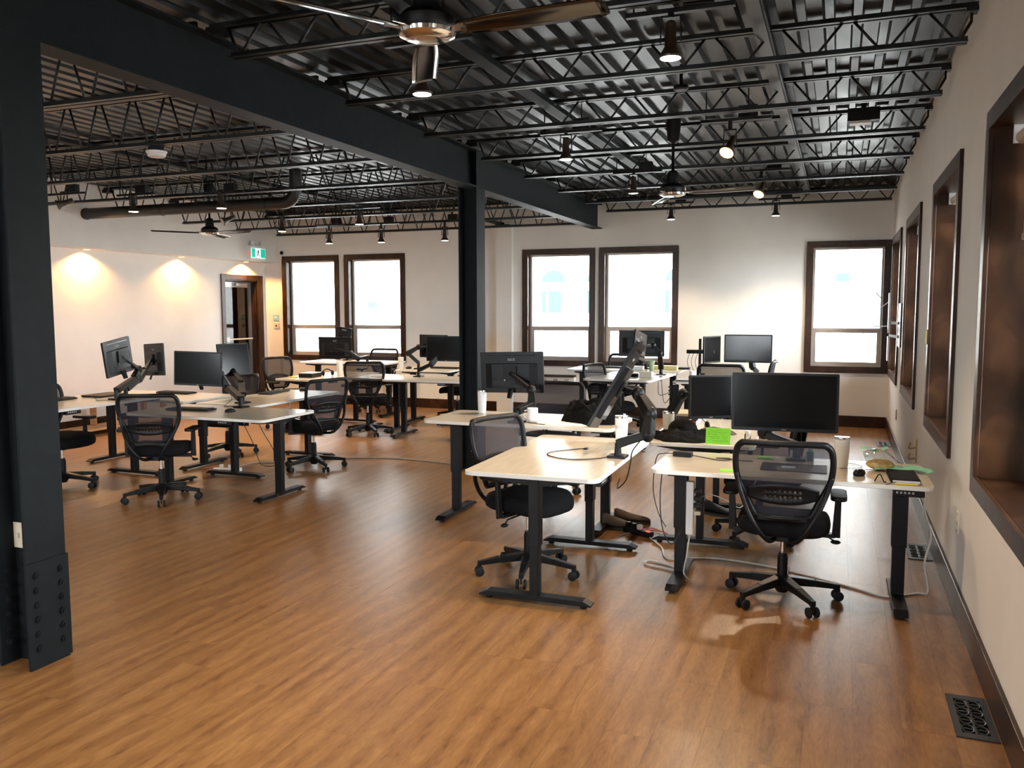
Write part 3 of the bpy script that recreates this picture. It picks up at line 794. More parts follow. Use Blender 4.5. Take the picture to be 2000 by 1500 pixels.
mon_arm((-5.758, 6.50, 1.076), (.22, -.97, .02), (.03, 0, 1), 'black monitor facing the camera in the middle of the left group', [(-5.50, 6.60, .90), (-5.56, 6.58, 1.02)], (-5.20, 6.42, .73), .73,
        'black arm clamped beside the left group mouse', size=(.49, .33), stub=True)
mon_arm((-5.82, 7.10, 1.129), (.95, -.10, .14), Z, 'tilted monitor with pale reflecting screen in the left group', [(-5.62, 6.95, .90), (-5.80, 7.05, 1.0)], (-5.42, 6.72, .73), .73,
        'black arm behind the pale reflecting monitor', size=(.42, .335), stub=True)
mon_arm((-7.123, 11.0, 1.062), (-.12, 1, .05), Z, 'monitor seen from behind below the left back windows', [(-6.76, 11.05, .90), (-6.85, 11.0, .98)], (-6.72, 11.25, .83), .83,
        'black arm on the desk under the left back windows')
monitor((-7.355, 11.60, 1.255), (-.5, .85, .1), (.2, 0, 1), 'small grey-backed monitor rising behind the one below the left windows', (.24, .20))
arm((-7.3, 11.62, .83), [(-7.32, 11.58, .98), (-7.335, 11.56, 1.22)], 'short black arm of the small grey-backed monitor', .83)
mon_arm((-4.741, 9.90, 1.133), (.06, -1, 0), Z, 'black monitor facing the camera cut by the middle column', [(-4.93, 9.85, .93), (-4.85, 9.93, 1.05)], (-5.12, 9.86, .76), .76,
        'black arm on the desk beside the middle column')
mon_arm((-5.39, 10.85, 1.114), (-.30, -.95, 0), Z, 'dark monitor half hidden behind the one beside the column', [(-5.776, 10.80, 1.01), (-5.626, 10.84, 1.101)], (-5.66, 10.90, .78), .78,
        'black zigzag arm in front of the back wall')

# ------------------------------------------------------------------ ceiling fans
def make_fan():
    root = empty('ceiling_fan', cat='ceiling fan', label='x')
    MB().lathe([(.03, .20), (.013, .23), (.013, .45), (.05, .47), (.062, .60), (.062, .69)], 18).build('downrod', 'blk', root, smooth='auto')
    MB().lathe([(.06, .02), (.10, .025), (.112, .045), (.112, .075), (.09, .10), (.055, .115), (.05, .20), (.03, .22)], 24).build('motor', 'blk', root, smooth='auto')
    MB().lathe([(.03, .0), (.08, .002), (.108, .014), (.112, .028), (.10, .034), (.04, .03)], 28).build('trim_ring', 'chrome', root, smooth='auto')
    for i in range(3):
        m = MB()
        def bl(u, v):
            r = .14 + u * .58; w = .055 + .025 * (1 - (1 - min(1, u * 2.2)) ** 2) if u < .96 else .062
            y = (v - .5) * 2 * w * .72; return (r, y, .030 - y * .22 + .004 * math.sin(pi * v))
        m.grid(bl, 16, 5)
        o = m.build('blade', 'blade', root, smooth=True); s = o.modifiers.new('solid', 'SOLIDIFY'); s.thickness = .006
        o.rotation_euler = (0, 0, 2 * pi * i / 3)
        b = MB().bar((.06, 0, .035), (.17, 0, .032), .05, .012, .07, .010).build('blade_bracket', 'chrome', root, bevel=.002); b.rotation_euler = (0, 0, 2 * pi * i / 3)
    return root
fan = make_fan()
for i, (x, y, z, a, l) in enumerate([(-1.52, 3.03, 2.685, -2, 'large chrome ceiling fan at the top of the view, nearest the camera'),
                                  (-1.38, 7.43, 2.61, -8, 'chrome ceiling fan above the far right desks'),
                                  (-7.72, 9.02, 2.61, -8, 'dark-looking ceiling fan in front of the left wall')]):
    o = fan if i == 0 else dup(fan)
    o.location = (x, y, z); o.rotation_euler = (0, 0, R(a)); o['label'] = l; o['group'] = 'ceiling fans'

# ------------------------------------------------------------------ track spotlights
def spotlight(x, y, z, label, face='lamp', tilt=(0, 0), on=True, s=1.0, power=1.0):
    root = empty('track_spotlight', (x, y, z), label=label, cat='spotlight', group='track spotlights')
    top = (3.082 if x > -3.4 else 2.906) - z
    MB().box(-.22, .30, -.016, .016, top - .022, top).build('track', 'pla', root)
    MB().box(.06, .20, -.03, .03, top, top + .085).build('junction_box', 'pla', root, bevel=.003)
    for hx, hz in ((-.182, top), (.13, top + .085)): MB().box(hx - .004, hx + .004, -.004, .004, hz, ZD - z).build('hanger_rod', 'pla', root)
    MB().lathe([(.016, .19), (.016, top - .02)], 12).build('stem', 'pla', root, smooth='auto')
    for k in (-1, 1):
        MB().bar((k * .05, 0, .075), (k * .045, 0, .20), .006, .012).build('yoke_arm', 'pla', root)
    MB().box(-.047, .047, -.006, .006, .192, .203).build('yoke', 'pla', root)
    rot = Matrix.Rotation(R(tilt[0]), 4, 'X') @ Matrix.Rotation(R(tilt[1]), 4, 'Y')
    piv = Matrix.Translation((0, 0, .08)) @ rot @ Matrix.Translation((0, 0, -.08))
    MB().lathe([(.054 * s, .002), (.056 * s, .012), (.042 * s, .035), (.030, .055), (.030, .085), (.026, .10), (.026, .165), (.018, .175)], 22, piv).build('lamp_shade', 'brown', root, smooth='auto')
    MB().lathe([(.048 * s, .0), (.050 * s, .010)], 22, piv).build('lamp_face', face, root, smooth='auto')
    if on:
        l = bpy.data.lights.new('spot_beam', 'SPOT'); l.energy = SPOT_W * power; l.color = (1, .74, .50); l.spot_size = R(104); l.spot_blend = .6; l.shadow_soft_size = .045
        o = bpy.data.objects.new('spot_beam', l); C.objects.link(o); o.parent = root; o.matrix_local = piv @ Matrix.Translation((0, 0, -.02))
    return root
for a in [(-2.13, 4.18, 2.795, 'lit brown spotlight hanging just below the large chrome fan'),
          (-.80, 4.20, 2.85, 'lit brown spotlight nearest the camera at upper right'),
          (-2.11, 6.68, 2.85, 'lit spotlight right above the far end of the beam'),
          (-2.18, 11.65, 2.85, 'lit spotlight below the far right fan near the back wall'),
          (-.82, 11.70, 2.85, 'rightmost lit spotlight close to the back wall'),
          (-7.25, 7.27, 2.71, 'lit spotlight left of the beam before the black duct'),
          (-6.27, 7.52, 2.73, 'lit spotlight hanging before the bend of the duct'),
          (-7.0, 9.58, 2.68, 'lit spotlight above the left corner windows, third from the left wall'),
          (-5.60, 9.24, 2.69, 'lit spotlight above the gap right of the duct'),
          (-7.16, 10.95, 2.62, 'lit spotlight in front of the leftmost back window'),
          (-6.33, 11.05, 2.62, 'lit spotlight in front of the second back window'),
          (-5.32, 11.10, 2.62, 'lit spotlight left of the middle column by the back wall')]:
    spotlight(*a)
for a in [(-.80, 1.70, 2.85, 'lit spotlight on the right-hand row just above and before the camera'), (-2.15, 1.70, 2.85, 'lit spotlight on the left-hand row before the camera'),
          (-.80, -1.0, 2.85, 'lit spotlight behind the camera on the right'), (-2.6, -1.0, 2.85, 'lit spotlight behind the camera on the left'),
          (-6.2, 4.6, 2.85, 'lit spotlight left of the beam hidden by the near column'), (-5.6, 1.6, 2.85, 'lit spotlight outside the left edge of the view')]:
    spotlight(*a, power=.75)
spotlight(-.818, 6.72, 2.80, 'glowing amber spotlight turned towards the camera', 'lampw', (-38, 14), s=1.1)
spotlight(-.802, 9.25, 2.80, 'glowing amber spotlight further back, turned towards the camera', 'lampw', (-38, 14), s=1.1)
spotlight(-2.06, 8.88, 2.85, 'unlit spotlight behind the far right fan blade', 'lampoff', on=False)
spotlight(-7.9, 6.95, 2.72, 'unlit spotlight turned aside beside the near column', 'lampoff', (-60, 40), False)
spotlight(-7.2, 8.75, 2.69, 'unlit spotlight turned aside near the exit sign', 'lampoff', (-60, 30), False)

# soffit downlights
for i, (y, l) in enumerate([(8.68, 'leftmost warm downlight grazing the left wall'), (10.45, 'middle warm downlight grazing the left wall'), (11.98, 'warm downlight over the glazed door'), (6.9, 'warm downlight on the left wall hidden by the near column')]):
    r = empty('soffit_downlight', (-9.505, y, ZS), label=l, cat='downlight', group='soffit downlights')
    MB().lathe([(.045, -.012), (.052, -.010), (.055, 0)], 20).build('ring', 'white', r, smooth='auto')
    MB().lathe([(.040, -.014), (.042, -.011)], 20).build('lamp_face', 'lampw', r)
    l = bpy.data.lights.new('downlight_beam', 'SPOT'); l.energy = SOFFIT_W; l.color = (1, .50, .15); l.spot_size = R(146); l.spot_blend = .5; l.shadow_soft_size = .03
    o = bpy.data.objects.new('downlight_beam', l); C.objects.link(o); o.parent = r; o.location = (0, 0, -.025)

# ------------------------------------------------------------------ ceiling services
du = empty('duct', (-9.36, 8.55, 2.905), label='round black duct leaving the left wall and bending up at its right end', cat='duct')
pp = [(0, 0, 0), (3.15, 0, .0)] + [(3.15 + .17 * sin(a), 0, .17 - .17 * cos(a)) for a in [R(15 * i) for i in range(1, 7)]] + [(3.32, 0, .38)]
MB().tube(pp, .072, 20).build('pipe', 'duct', du, smooth='auto')
for x in (.02, 1.3, 2.9): MB().tube([(x, 0, 0), (x + .02, 0, 0)], .078, 20).build('collar', 'duct', du, smooth='auto')
sd = empty('smoke_detector', (-5.01, 5.28, 2.858), label='white round smoke detector hanging from a joist at left', cat='smoke detector')
MB().lathe([(.055, -.028), (.066, -.022), (.068, -.004), (.074, 0), (.080, .016)], 24).build('cover', 'white', sd, smooth='auto'); MB().lathe([(.06, .016), (.06, .09)], 18).build('mount', 'pla', sd, smooth='auto')
pj = empty('ceiling_speaker', (-.35, 3.85, 3.0), label='black box hung under the joists at top right edge of the fan', cat='box')
MB().box(-.14, .14, -.06, .06, 0, .09).build('body', 'pla', pj, bevel=.004); MB().box(-.02, .02, -.02, .02, .09, .2).build('bracket', 'pla', pj)
cc = empty('ceiling_sensor', (-1.05, 5.9, 3.12), label='black round sensor below the deck left of the raceway', cat='sensor')
MB().lathe([(.04, 0), (.05, .01), (.05, .03)], 18).build('body', 'pla', cc, smooth='auto'); MB().tube([(0, 0, .03), (0, 0, .17)], .012, 8).build('stem', 'pla', cc)
bx = empty('junction_box', (.13, 7.5, 3.12), label='black box with white cover plate high near the right wall', cat='box')
MB().box(-.12, .12, -.06, .06, .02, .12).build('body', 'pla', bx); MB().box(-.10, .05, -.05, .05, 0, .02).build('cover', 'white', bx); MB().box(-.02, .02, -.01, .01, .12, .18).build('bracket', 'pla', bx)
cm = empty('security_camera', (-9.20, YB, 2.63), label='small white dome camera beside the left back window', cat='camera')
MB().lathe([(.055, 0), (.055, .02), (.045, .03)], 20, Matrix.Rotation(pi / 2, 4, 'X')).build('mount', 'white', cm, smooth='auto'); MB().ball((0, -.035, 0), .034).build('lens_ball', 'pla', cm, smooth=True)
ca = empty('wall_camera', (-4.95, 12.45, 2.93), label='black device on top of the white pilaster', cat='device')
MB().box(-.11, .11, -.06, .05, 0, .025).build('plate', 'pla', ca); MB().bar((0, 0, .03), (-.26, -.35, .10), .06, .05).build('body', 'pla', ca, bevel=.006)

# exit sign
ex = empty('exit_sign', (XS, 12.03, 2.60), R(90), label='green and white running-man exit sign on the left wall', cat='exit sign')
MB().box(-.21, .21, -.075, 0, -.115, .115).build('housing', 'white', ex, bevel=.004)
MB().box(-.185, .185, -.079, -.075, -.085, .075).build('sign_face', 'signw', ex)
MB().box(-.180, -.085, -.082, -.079, -.08, .07).box(.055, .180, -.082, -.079, -.08, .07).build('green_panel', 'green', ex)
m = MB(); yy = -.083
m.ball((.0, yy, .045), .014, .003, .014, 10, 6)
for a, b, w_ in (((-.005, .03), (-.018, -.015), .022), ((-.018, -.015), (.012, -.03), .013), ((.012, -.03), (.006, -.068), .012), ((-.018, -.015), (-.03, -.045), .013), ((-.03, -.045), (-.06, -.05), .012), ((-.005, .028), (.03, .005), .010), ((-.008, .028), (-.04, .02), .010), ((-.04, .02), (-.05, -.008), .009)):
    m.bar((a[0], yy, a[1]), (b[0], yy, b[1]), w_, .004, up=(0, 1, 0))
m.build('running_figure', 'ink', ex)
for k in (-.13, .13):
    l = MB().lathe([(.018, 0), (.038, .03), (.040, .045)], 16, Matrix.Translation((k, -.03, .145)) @ Matrix.Rotation(R(70), 4, 'X')).build('lamp_head', 'whiteg', ex, smooth='auto'); 
MB().box(-.01, .01, -.04, -.02, .11, .16).build('bracket', 'white', ex)
MB().ball((-.213, -.04, -.02), .010).build('indicator', 'red', ex)

# small wall fittings
def plate(name, loc, rz, w, h, t, material, label, cat, extra=None):
    r = empty(name, loc, rz, label=label, cat=cat)
    MB().box(-w / 2, w / 2, -t, 0, -h / 2, h / 2).build('cover', material, r, bevel=min(.004, t / 3))
    if extra: extra(r)
    return r
plate('thermostat', (-9.375, YB, 1.495), 0, .12, .10, .02, 'cyan', 'pale blue wall plate left of the corner window', 'thermostat', lambda r: MB().box(-.03, .03, -.022, -.02, -.01, .02).build('display', 'white', r))
plate('wall_dial', (-9.365, YB, 1.35), 0, .11, .09, .018, 'cream', 'cream control plate with dark knob under the pale blue plate', 'wall control', lambda r: MB().lathe([(.014, .018), (.012, .03)], 12, Matrix.Rotation(pi / 2, 4, 'X')).build('knob', 'pla', r))
plate('motion_sensor', (XL, 12.5, 2.32), R(90), .07, .12, .04, 'white', 'small white sensor box high in the corner above the door', 'sensor')
plate('cable_cover', (-9.28, YB, .62), 0, .05, .28, .012, 'cream', 'slim pale conduit box low on the back wall left of the chairs', 'conduit')
ht = empty('wall_trunking', (-4.5, YB, .47), label='long white trunking box with sockets under the back windows', cat='trunking')
MB().box(-.70, .70, -.11, 0, .0, .115).build('body', 'white', ht, bevel=.004); MB().box(-.70, .70, -.13, 0, .118, .148).build('shelf', 'trim', ht)
for k in (.22, .40, .58): MB().box(k - .035, k + .035, -.113, -.11, .035, .085).build('socket', 'logo', ht)
for y, z, l in [(10.6, .43, 'pale socket plate low on right wall near the far corner'), (5.12, .48, 'pale socket plate on right wall with the desk shadow below it')]:
    plate('wall_socket', (XR, y, z), -R(90), .075, .12, .012, 'cream', l, 'socket', lambda r: MB().box(-.016, .016, -.014, -.012, -.035, -.008).box(-.016, .016, -.014, -.012, .008, .035).build('outlet', 'white', r))
br = empty('wall_hook', (XR, 7.85, .44), -R(90), label='small brass double hook fitting on the right wall behind the desk', cat='hook')
MB().box(-.014, .014, -.010, 0, -.10, .10).build('plate', mat('brass', (.42, .27, .13), .35, .9), br); MB().tube(spline([(0, -.01, .03), (0, -.06, .02), (0, -.05, .07)], 5), .008, 6).tube(spline([(0, -.01, -.06), (0, -.06, -.07), (0, -.05, -.02)], 5), .008, 6).build('hook', 'tan', br, smooth=True)
wb = empty('wall_bracket', (XR, 10.28, 1.46), -R(90), label='dark mounting plate with pale boards and two rods by the far right window', cat='wall bracket')
MB().box(-.21, .21, -.03, 0, -.24, .24).build('back_plate', 'trim', wb)
MB().box(-.52, -.40, -.12, -.10, -.10, .36).box(-.52, -.40, -.12, -.10, -.42, -.14).build('board', 'whiteg', wb)
for z in (.02, -.13): MB().bar((0, -.03, z), (-.44, -.10, z), .02, .03).build('bracket_arm', 'pla', wb)
MB().bar((-.46, -.12, .26), (-.46, -.30, .11), .008).bar((-.46, -.12, -.02), (-.46, -.36, -.03), .012).build('rod', 'alu', wb); MB().bar((-.46, -.20, .30), (-.46, -.26, .37), .03, .012).build('clip', 'tan', wb)
st = tag(MB().box(0, .004, -.045, .045, -.055, .055).build('sticky_note', 'yellow', loc=(XR - .028, 7.13, 1.43)), 'yellow note stuck on the casing of second nearest right window', 'note')

# floor registers
def register(x, y, label):
    r = empty('floor_register', (x, y, 0), label=label, cat='floor vent', group='floor registers')
    m = MB(); hw_, hl = .075, .195
    for a in ((-hw_, hw_, -hl, -hl + .04, 0, .006), (-hw_, hw_, hl - .04, hl, 0, .006), (-hw_, -hw_ + .025, -hl + .04, hl - .04, 0, .006), (hw_ - .025, hw_, -hl + .04, hl - .04, 0, .006)): m.box(*a)
    m.build('frame', 'vent', r)
    m = MB()
    for j in range(4):
        for i in range(2):
            cx, cy = -.025 + i * .05, -.115 + j * .077
            m.tube([(cx + .022 * cos(a), cy + .034 * sin(a), .004) for a in [2 * pi * q / 10 for q in range(10)]], .0035, 5, closed=True)
        m.bar((-.05, -.115 + j * .077, .004), (.05, -.115 + j * .077, .004), .006, .004)
    m.bar((0, -.155, .004), (0, .155, .004), .008, .004).build('scroll_grille', 'vent', r)
    MB().box(-hw_ + .02, hw_ - .02, -hl + .035, hl - .035, 0, .0008).build('duct_shadow', 'screen', r)
register(.545, 3.73, 'black scroll floor register nearest the camera by the right wall')
register(.545, 6.22, 'black scroll floor register behind the right front desk leg')
register(.545, 11.1, 'black scroll floor register near the far right corner')

# pine trestle against the left wall
tb = empty('pine_bench', (-9.25, 8.1, 0), label='pine bench standing against the lit left wall behind the desks', cat='bench')
MB().box(-.22, .22, -1.5, 1.5, .42, .445).build('seat_board', 'pine', tb); MB().box(-.20, .20, -1.45, 1.45, .06, .085).build('lower_board', 'pine', tb)
for y in (-1.4, -.5, .5, 1.4):
    for x in (-.18, .18): MB().box(x - .03, x + .03, y - .03, y + .03, 0, .42).build('leg', 'pine', tb)

# ------------------------------------------------------------------ cups
def tumbler(loc, h, r, label, material='whiteg', rim=True, band=None, logo=None, rz=0):
    t = empty('tumbler', loc, rz, label=label, cat='tumbler')
    MB().lathe([(r * .80, 0), (r * .84, .004), (r * .97, h * .55), (r, h - .012)], 24).build('body', material, t, smooth='auto')
    MB().lathe([(r * 1.01, h - .014), (r * 1.03, h - .004), (r * .98, h), (r * .5, h - .002)], 24).build('rim' if rim else 'lid', 'steelcup' if rim else 'white', t, smooth='auto')
    if rim: MB().lathe([(r * .81, 0), (r * .845, .010)], 24).build('base_ring', 'steelcup', t, smooth='auto')
    if band: MB().lathe([(r * .955, h * .62), (r * .985, h * .74)], 24, caps=False).build('band', band, t, smooth='auto')
    if logo:
        me = text_mesh(logo, .030, .0004)
        for v in me.vertices:
            a = v.co.x / r; v.co = Vector((sin(a) * (r * .985 + v.co.z), -cos(a) * (r * .985 + v.co.z), v.co.y + h * .60))
        me.materials.clear(); me.materials.append(MT['logo']); o = bpy.data.objects.new('lettering', me); C.objects.link(o); o.parent = t
    return t
def mug(loc, h, r, label, material='whiteg', rz=0, base=None):
    t = empty('mug', loc, rz, label=label, cat='mug')
    MB().lathe([(r * .80, 0), (r * .92, .006), (r, h * .3), (r, h), (r * .92, h), (r * .90, h * .2), (.004, h * .15)], 24).build('body', material, t, smooth='auto')
    MB().tube(spline([(r * .95, 0, h * .82), (r * 1.6, 0, h * .75), (r * 1.65, 0, h * .4), (r * .95, 0, h * .25)], 6), .006, 7).build('handle', material, t, smooth=True)
    if base: MB().lathe([(r * .82, 0), (r * .95, .012)], 24).build('base_ring', base, t, smooth='auto')
    return t
tumbler((-2.70, 6.31, .80), .19, .037, 'tall slim white tumbler at the left end of the bag desk')
mug((-2.13, 5.94, .80), .105, .041, 'white mug with dark base beside the arm of the back-turned monitor', rz=R(190), base='pla')
tumbler((-1.34, 5.50, .75), .185, .044, 'white tumbler with round grey lettering on the nearest desk', logo='QECO', rz=R(-12))
tumbler((-1.15, 6.17, .73), .165, .043, 'pale tumbler among the black jacket and books', 'cream')
tumbler((.035, 5.20, .73), .180, .043, 'white steel-rimmed tumbler right of the widescreen monitor')
mug((-1.62, 10.22, .80), .10, .045, 'white mug on the far right group desk with the laptop')
tag(MB().lathe([(.03, 0), (.045, .13), (.042, .13), (.028, .01)], 20).build('plant_cup', 'gcup', smooth='auto', loc=(-2.28, 10.97, .84)), 'sage green cup standing under the pale-backed monitor', 'cup')
tumbler((-6.38, 9.95, .73), .20, .040, 'white tumbler with a royal blue band in the far left group', 'white', False, 'blue')
tumbler((-5.86, 10.74, .78), .175, .040, 'tall white paper cup in the far left group', 'white', False)

# ------------------------------------------------------------------ keyboards and mice
def keyboard(c, rz, label, w=.44, d=.155):
    k = empty('keyboard', c, R(rz), label=label, cat='keyboard')
    MB().prism(rrect(w, d, .012, 3), .003, .016).build('case', 'pla', k, smooth='auto', bevel=.002)
    m = MB(); nc, nr = 18, 5
    for j in range(nr):
        for i in range(nc):
            x = -w / 2 + .014 + (w - .028) * (i + .5) / nc; y = -d / 2 + .014 + (d - .03) * (j + .5) / nr
            m.box(x - .0095, x + .0095, y - .0105, y + .0105, .016, .0215)
    o = m.build('keys', 'tyre', k); o['kind'] = 'stuff'
    for x in (-w / 2 + .04, w / 2 - .04): MB().box(x - .012, x + .012, d / 2 - .03, d / 2 - .01, 0, .006).build('foot', 'pla', k)
def mouse(c, rz, label):
    m = empty('mouse', c, R(rz), label=label, cat='mouse')
    b = MB().ball((0, 0, .012), .031, .053, .024, 16, 10)
    b.v = [(x, y, max(z, .0)) for x, y, z in b.v]; b.build('shell', 'pla', m, smooth=True)
    MB().box(-.003, .003, .015, .032, .030, .037).build('scroll_wheel', 'logo', m)
keyboard((-5.50, 6.10, .73), 8, 'black keyboard seen beside the chair back in the left group')
mouse((-5.06, 6.10, .73), -20, 'black mouse near the arm base in the left group')
keyboard((-5.78, 7.70, .73), -82, 'dark keyboard lying by the glazed door side of the left group')
mouse((-5.62, 8.0, .73), 80, 'black mouse at the far end of the dark keyboard')
keyboard((-6.80, 5.75, .80), 92, 'black keyboard on the raised desk by the near column')
tag(MB().prism(rrect(.26, .36, .03), 0, .018).build('drawing_tablet', 'tyre', smooth='auto', loc=(-6.72, 6.28, .80)), 'flat dark tablet behind the keyboard on the raised desk', 'tablet')
keyboard((-6.75, 7.27, .73), 180, 'black keyboard at the back of the left group')
keyboard((-5.33, 11.12, .78), 182, 'black keyboard on the far left group desk with the paper cup')
mouse((-5.82, 10.90, .78), 160, 'black mouse beside the white paper cup')
mouse((.127, 4.985, .73), 160, 'black mouse on the right front desk')
keyboard((-2.75, 11.25, .84), 180, 'black keyboard below the far right window')

# ------------------------------------------------------------------ right front desk clutter
nb = empty('notebook', (.345, 4.955, .73), R(2), label='black-covered notebook with cream pages at the right desk corner', cat='notebook')
MB().box(-.068, .070, -.155, .150, .0, .003).box(-.068, .070, -.155, .150, .020, .024).box(-.070, -.066, -.155, .150, 0, .024).build('cover', 'fabric', nb); MB().box(-.064, .066, -.151, .146, .003, .020).build('pages', 'paper', nb)
MB().tube(spline([(-.05, -.151, .010), (-.08, -.17, .004), (-.10, -.20, .003)], 5), .002, 5).build('ribbon', 'fabric', nb)
pc = empty('pencil', (.345, 4.782, .7365), R(2), label='yellow pencil along the front edge of the notebook', cat='pencil')
MB().tube([(-.05, 0, 0), (.06, 0, 0)], .0042, 6).build('shaft', 'yellow', pc); MB().tube([(-.05, 0, 0), (-.068, 0, 0)], [.0042, .0008], 6).build('tip', 'tan', pc)
hk = tag(MB().tube(spline([(0, 0, 0), (.025, .02, .035), (.045, .0, .002), (.055, -.02, .002)], 6), .003, 5).build('hair_tie', 'fabric', smooth=True, loc=(.20, 4.83, .733)), 'thin black cord loop left of the notebook', 'cord')
cb = empty('chip_bag', (.24, 5.20, .73), R(15), label='clear zip bag of golden chips on the right front desk', cat='bag')
m = MB().ball((0, 0, .030), .075, .055, .032, 14, 8, .12, 3); m.v = [(x, y, max(z, .002)) for x, y, z in m.v]; m.build('chips', 'chips', cb, smooth=True)
m = MB(); m.grid(lambda u, v: ((u - .5) * .2 * (1 - .3 * v), (v - .5) * .17 + .01, .045 + .035 * sin(pi * v) * sin(pi * u) + .05 * v + .008 * sin(9 * u + 5 * v)), 12, 10); m.build('plastic_film', 'bag', cb, smooth=True)
m = MB(); m.grid(lambda u, v: ((u - .5) * .15, .095 + v * .02, .095 + .012 * sin(8 * u) + v * .01), 10, 2); m.build('zip_strip', 'greenfilm', cb, smooth=True)
gw = tag(MB().grid(lambda u, v: ((u - .5) * .30, (v - .5) * .13, .012 + .018 * abs(sin(7 * u + 3 * v)) * (1 - abs(2 * u - 1) * .5)), 20, 8).build('snack_wrapper', 'greenfilm', smooth=True, loc=(.36, 5.19, .73)), 'crumpled green plastic wrapper behind the notebook', 'wrapper')
gw.modifiers.new('s', 'SOLIDIFY').thickness = .002
dm = empty('desk_pad', (-.22, 5.08, .73), R(1), label='black desk pad with pale blue print seen through the nearest chair back', cat='desk pad')
MB().prism(rrect(.36, .25, .01), 0, .004).build('pad', 'pla', dm); MB().prism([(x - .03, y) for x, y in rrect(.08, .07, .02)], .004, .0046).build('print', 'cyan', dm)
for x, y, col, l in ((-.235, 5.38, 'purple', 'small purple-capped bottle under the widescreen monitor'), (-.14, 5.38, 'teal', 'small teal bottle beside the purple-capped one')):
    b = empty('small_bottle', (x, y, .73), label=l, cat='bottle')
    MB().lathe([(.020, 0), (.022, .05), (.012, .062)], 16).build('body', 'whiteg' if col == 'purple' else col, b, smooth='auto'); MB().lathe([(.014, .060), (.014, .082)], 16).build('cap', col if col == 'purple' else 'white', b, smooth='auto')
tag(MB().prism(rrect(.076, .076, .002, 1), 0, .004).build('sticky_pad', 'lime', loc=(-.57, 4.86, .73)), 'lime sticky notes near the front edge left of the nearest chair', 'sticky note')
tag(MB().prism(rrect(.09, .076, .002, 1), 0, .004).build('sticky_pad', 'lime', loc=(-.40, 5.36, .73)), 'lime sticky notes under the left end of the widescreen monitor', 'sticky note')
ad = empty('power_adapter', (-.885, 5.245, .73), R(-8), label='black laptop power brick at the far left of the right front desk', cat='power adapter')
MB().box(-.058, .058, -.026, .026, 0, .030).build('brick', 'pla', ad, bevel=.004)
cable([(-.828, 5.235, .742), (-.74, 5.22, .734), (-.66, 5.17, .734), (-.59, 5.19, .736), (-.60, 5.25, .734), (-.68, 5.24, .734), (-.62, 5.18, .742), (-.50, 5.19, .735), (-.46, 5.2, .735)], .0032, 'cableb', 'looped black lead from the power brick')
cable([(-.945, 5.255, .742), (-1.01, 5.27, .737), (-1.06, 5.29, .70), (-1.08, 5.3, .50), (-1.04, 5.28, .35), (-.98, 5.22, .28)], .003, 'cableb', 'black lead running off the desk edge from the brick')
cable([(-.955, 4.95, .70), (-.962, 4.93, .55), (-.955, 4.93, .40), (-.93, 4.93, .30), (-.89, 4.95, .25), (-.84, 5.0, .33), (-.78, 5.05, .40)], .0035, 'cableb', 'thin black cable hanging below the left front corner of the right desk')
cable([(.127, 5.04, .745), (.15, 5.12, .735), (.21, 5.17, .735), (.26, 5.11, .735)], .002, 'cableb', 'lead of the mouse on the right front desk')
cable([(.03, 5.14, .735), (.10, 5.17, .734), (.15, 5.24, .734), (.10, 5.32, .734), (.0, 5.33, .734)], .002, 'cableb', 'fine cable curving round the steel-rimmed tumbler')

# lime card, bottle, books, jacket on the desk behind
lc = empty('note_card', (-.745, 5.800, .73), R(4), label='lime green handwritten card propped against the black jacket', cat='card')
MB().add([(-.082, 0, 0), (.082, 0, 0), (.082, .045, .105), (-.082, .045, .105), (-.082, .002, 0), (.082, .002, 0), (.082, .047, .105), (-.082, .047, .105)], [(0, 1, 2, 3), (7, 6, 5, 4), (0, 4, 5, 1), (1, 5, 6, 2), (2, 6, 7, 3), (3, 7, 4, 0)]).build('card', 'lime', lc)
rd = random.Random(4); m = MB()
for j in range(6):
    x = -.068
    while x < .06:
        w_ = rd.uniform(.006, .02); z = .092 - j * .014
        if rd.random() < .75: m.bar((x, z * .4286 - .0014, z), (min(x + w_, .07), z * .4286 - .0014, z + rd.uniform(-.003, .003)), .0018, .0012)
        x += w_ + .006
m.build('handwriting', 'ink', lc)
sb = empty('spray_bottle', (-.50, 5.60 - .05, .0), label='x', cat='bottle'); bpy.data.objects.remove(sb)
gb = empty('glass_vial', (-.555, 5.85, .73), label='small clear amber jar at the right of the lime card', cat='jar')
MB().lathe([(.020, 0), (.021, .07), (.016, .08)], 16).build('body', 'bag', gb, smooth='auto'); MB().lathe([(.019, .078), (.019, .095)], 16).build('cap', 'cream', gb, smooth='auto')
bs = [('book', 'redb', .045, 'thick dark red book at the bottom of the stack', 0), ('book', 'brown', .030, 'brown book in the middle of the stack', 4), ('book', 'tan', .020, 'tan-topped book on top of the stack', -3)]
z = .73
for i, (n_, c_, t_, l_, a_) in enumerate(bs):
    b = empty(n_, (-1.13, 6.78, z), R(a_), label=l_, cat='book', group='books by the small monitor')
    MB().box(-.11, .11, -.15, .15, 0, .003).box(-.11, .11, -.15, .15, t_ - .003, t_).box(-.11, .11, -.15, -.146, 0, t_).build('cover', c_, b); MB().box(-.106, .106, -.146, .146, .003, t_ - .003).build('pages', 'paper', b)
    z += t_
    if i == 0: lettering('Delphinius', .026, 'cream', b, Matrix.Translation((.0, -.151, .022)) @ Matrix.Rotation(pi / 2, 4, 'X'))
from mathutils import noise as _nz
def wrinkle(x, y, s, seed=0, amp=1):
    p = Vector((x * s + seed * 7.3, y * s * 1.3, seed * 3.1)); q = _nz.noise_vector(p * .7) * .8
    return amp * (1 - abs(_nz.noise(p + q)) * 2.2 + .45 * (1 - abs(_nz.noise(p * 2.3 + q)) * 2.2))
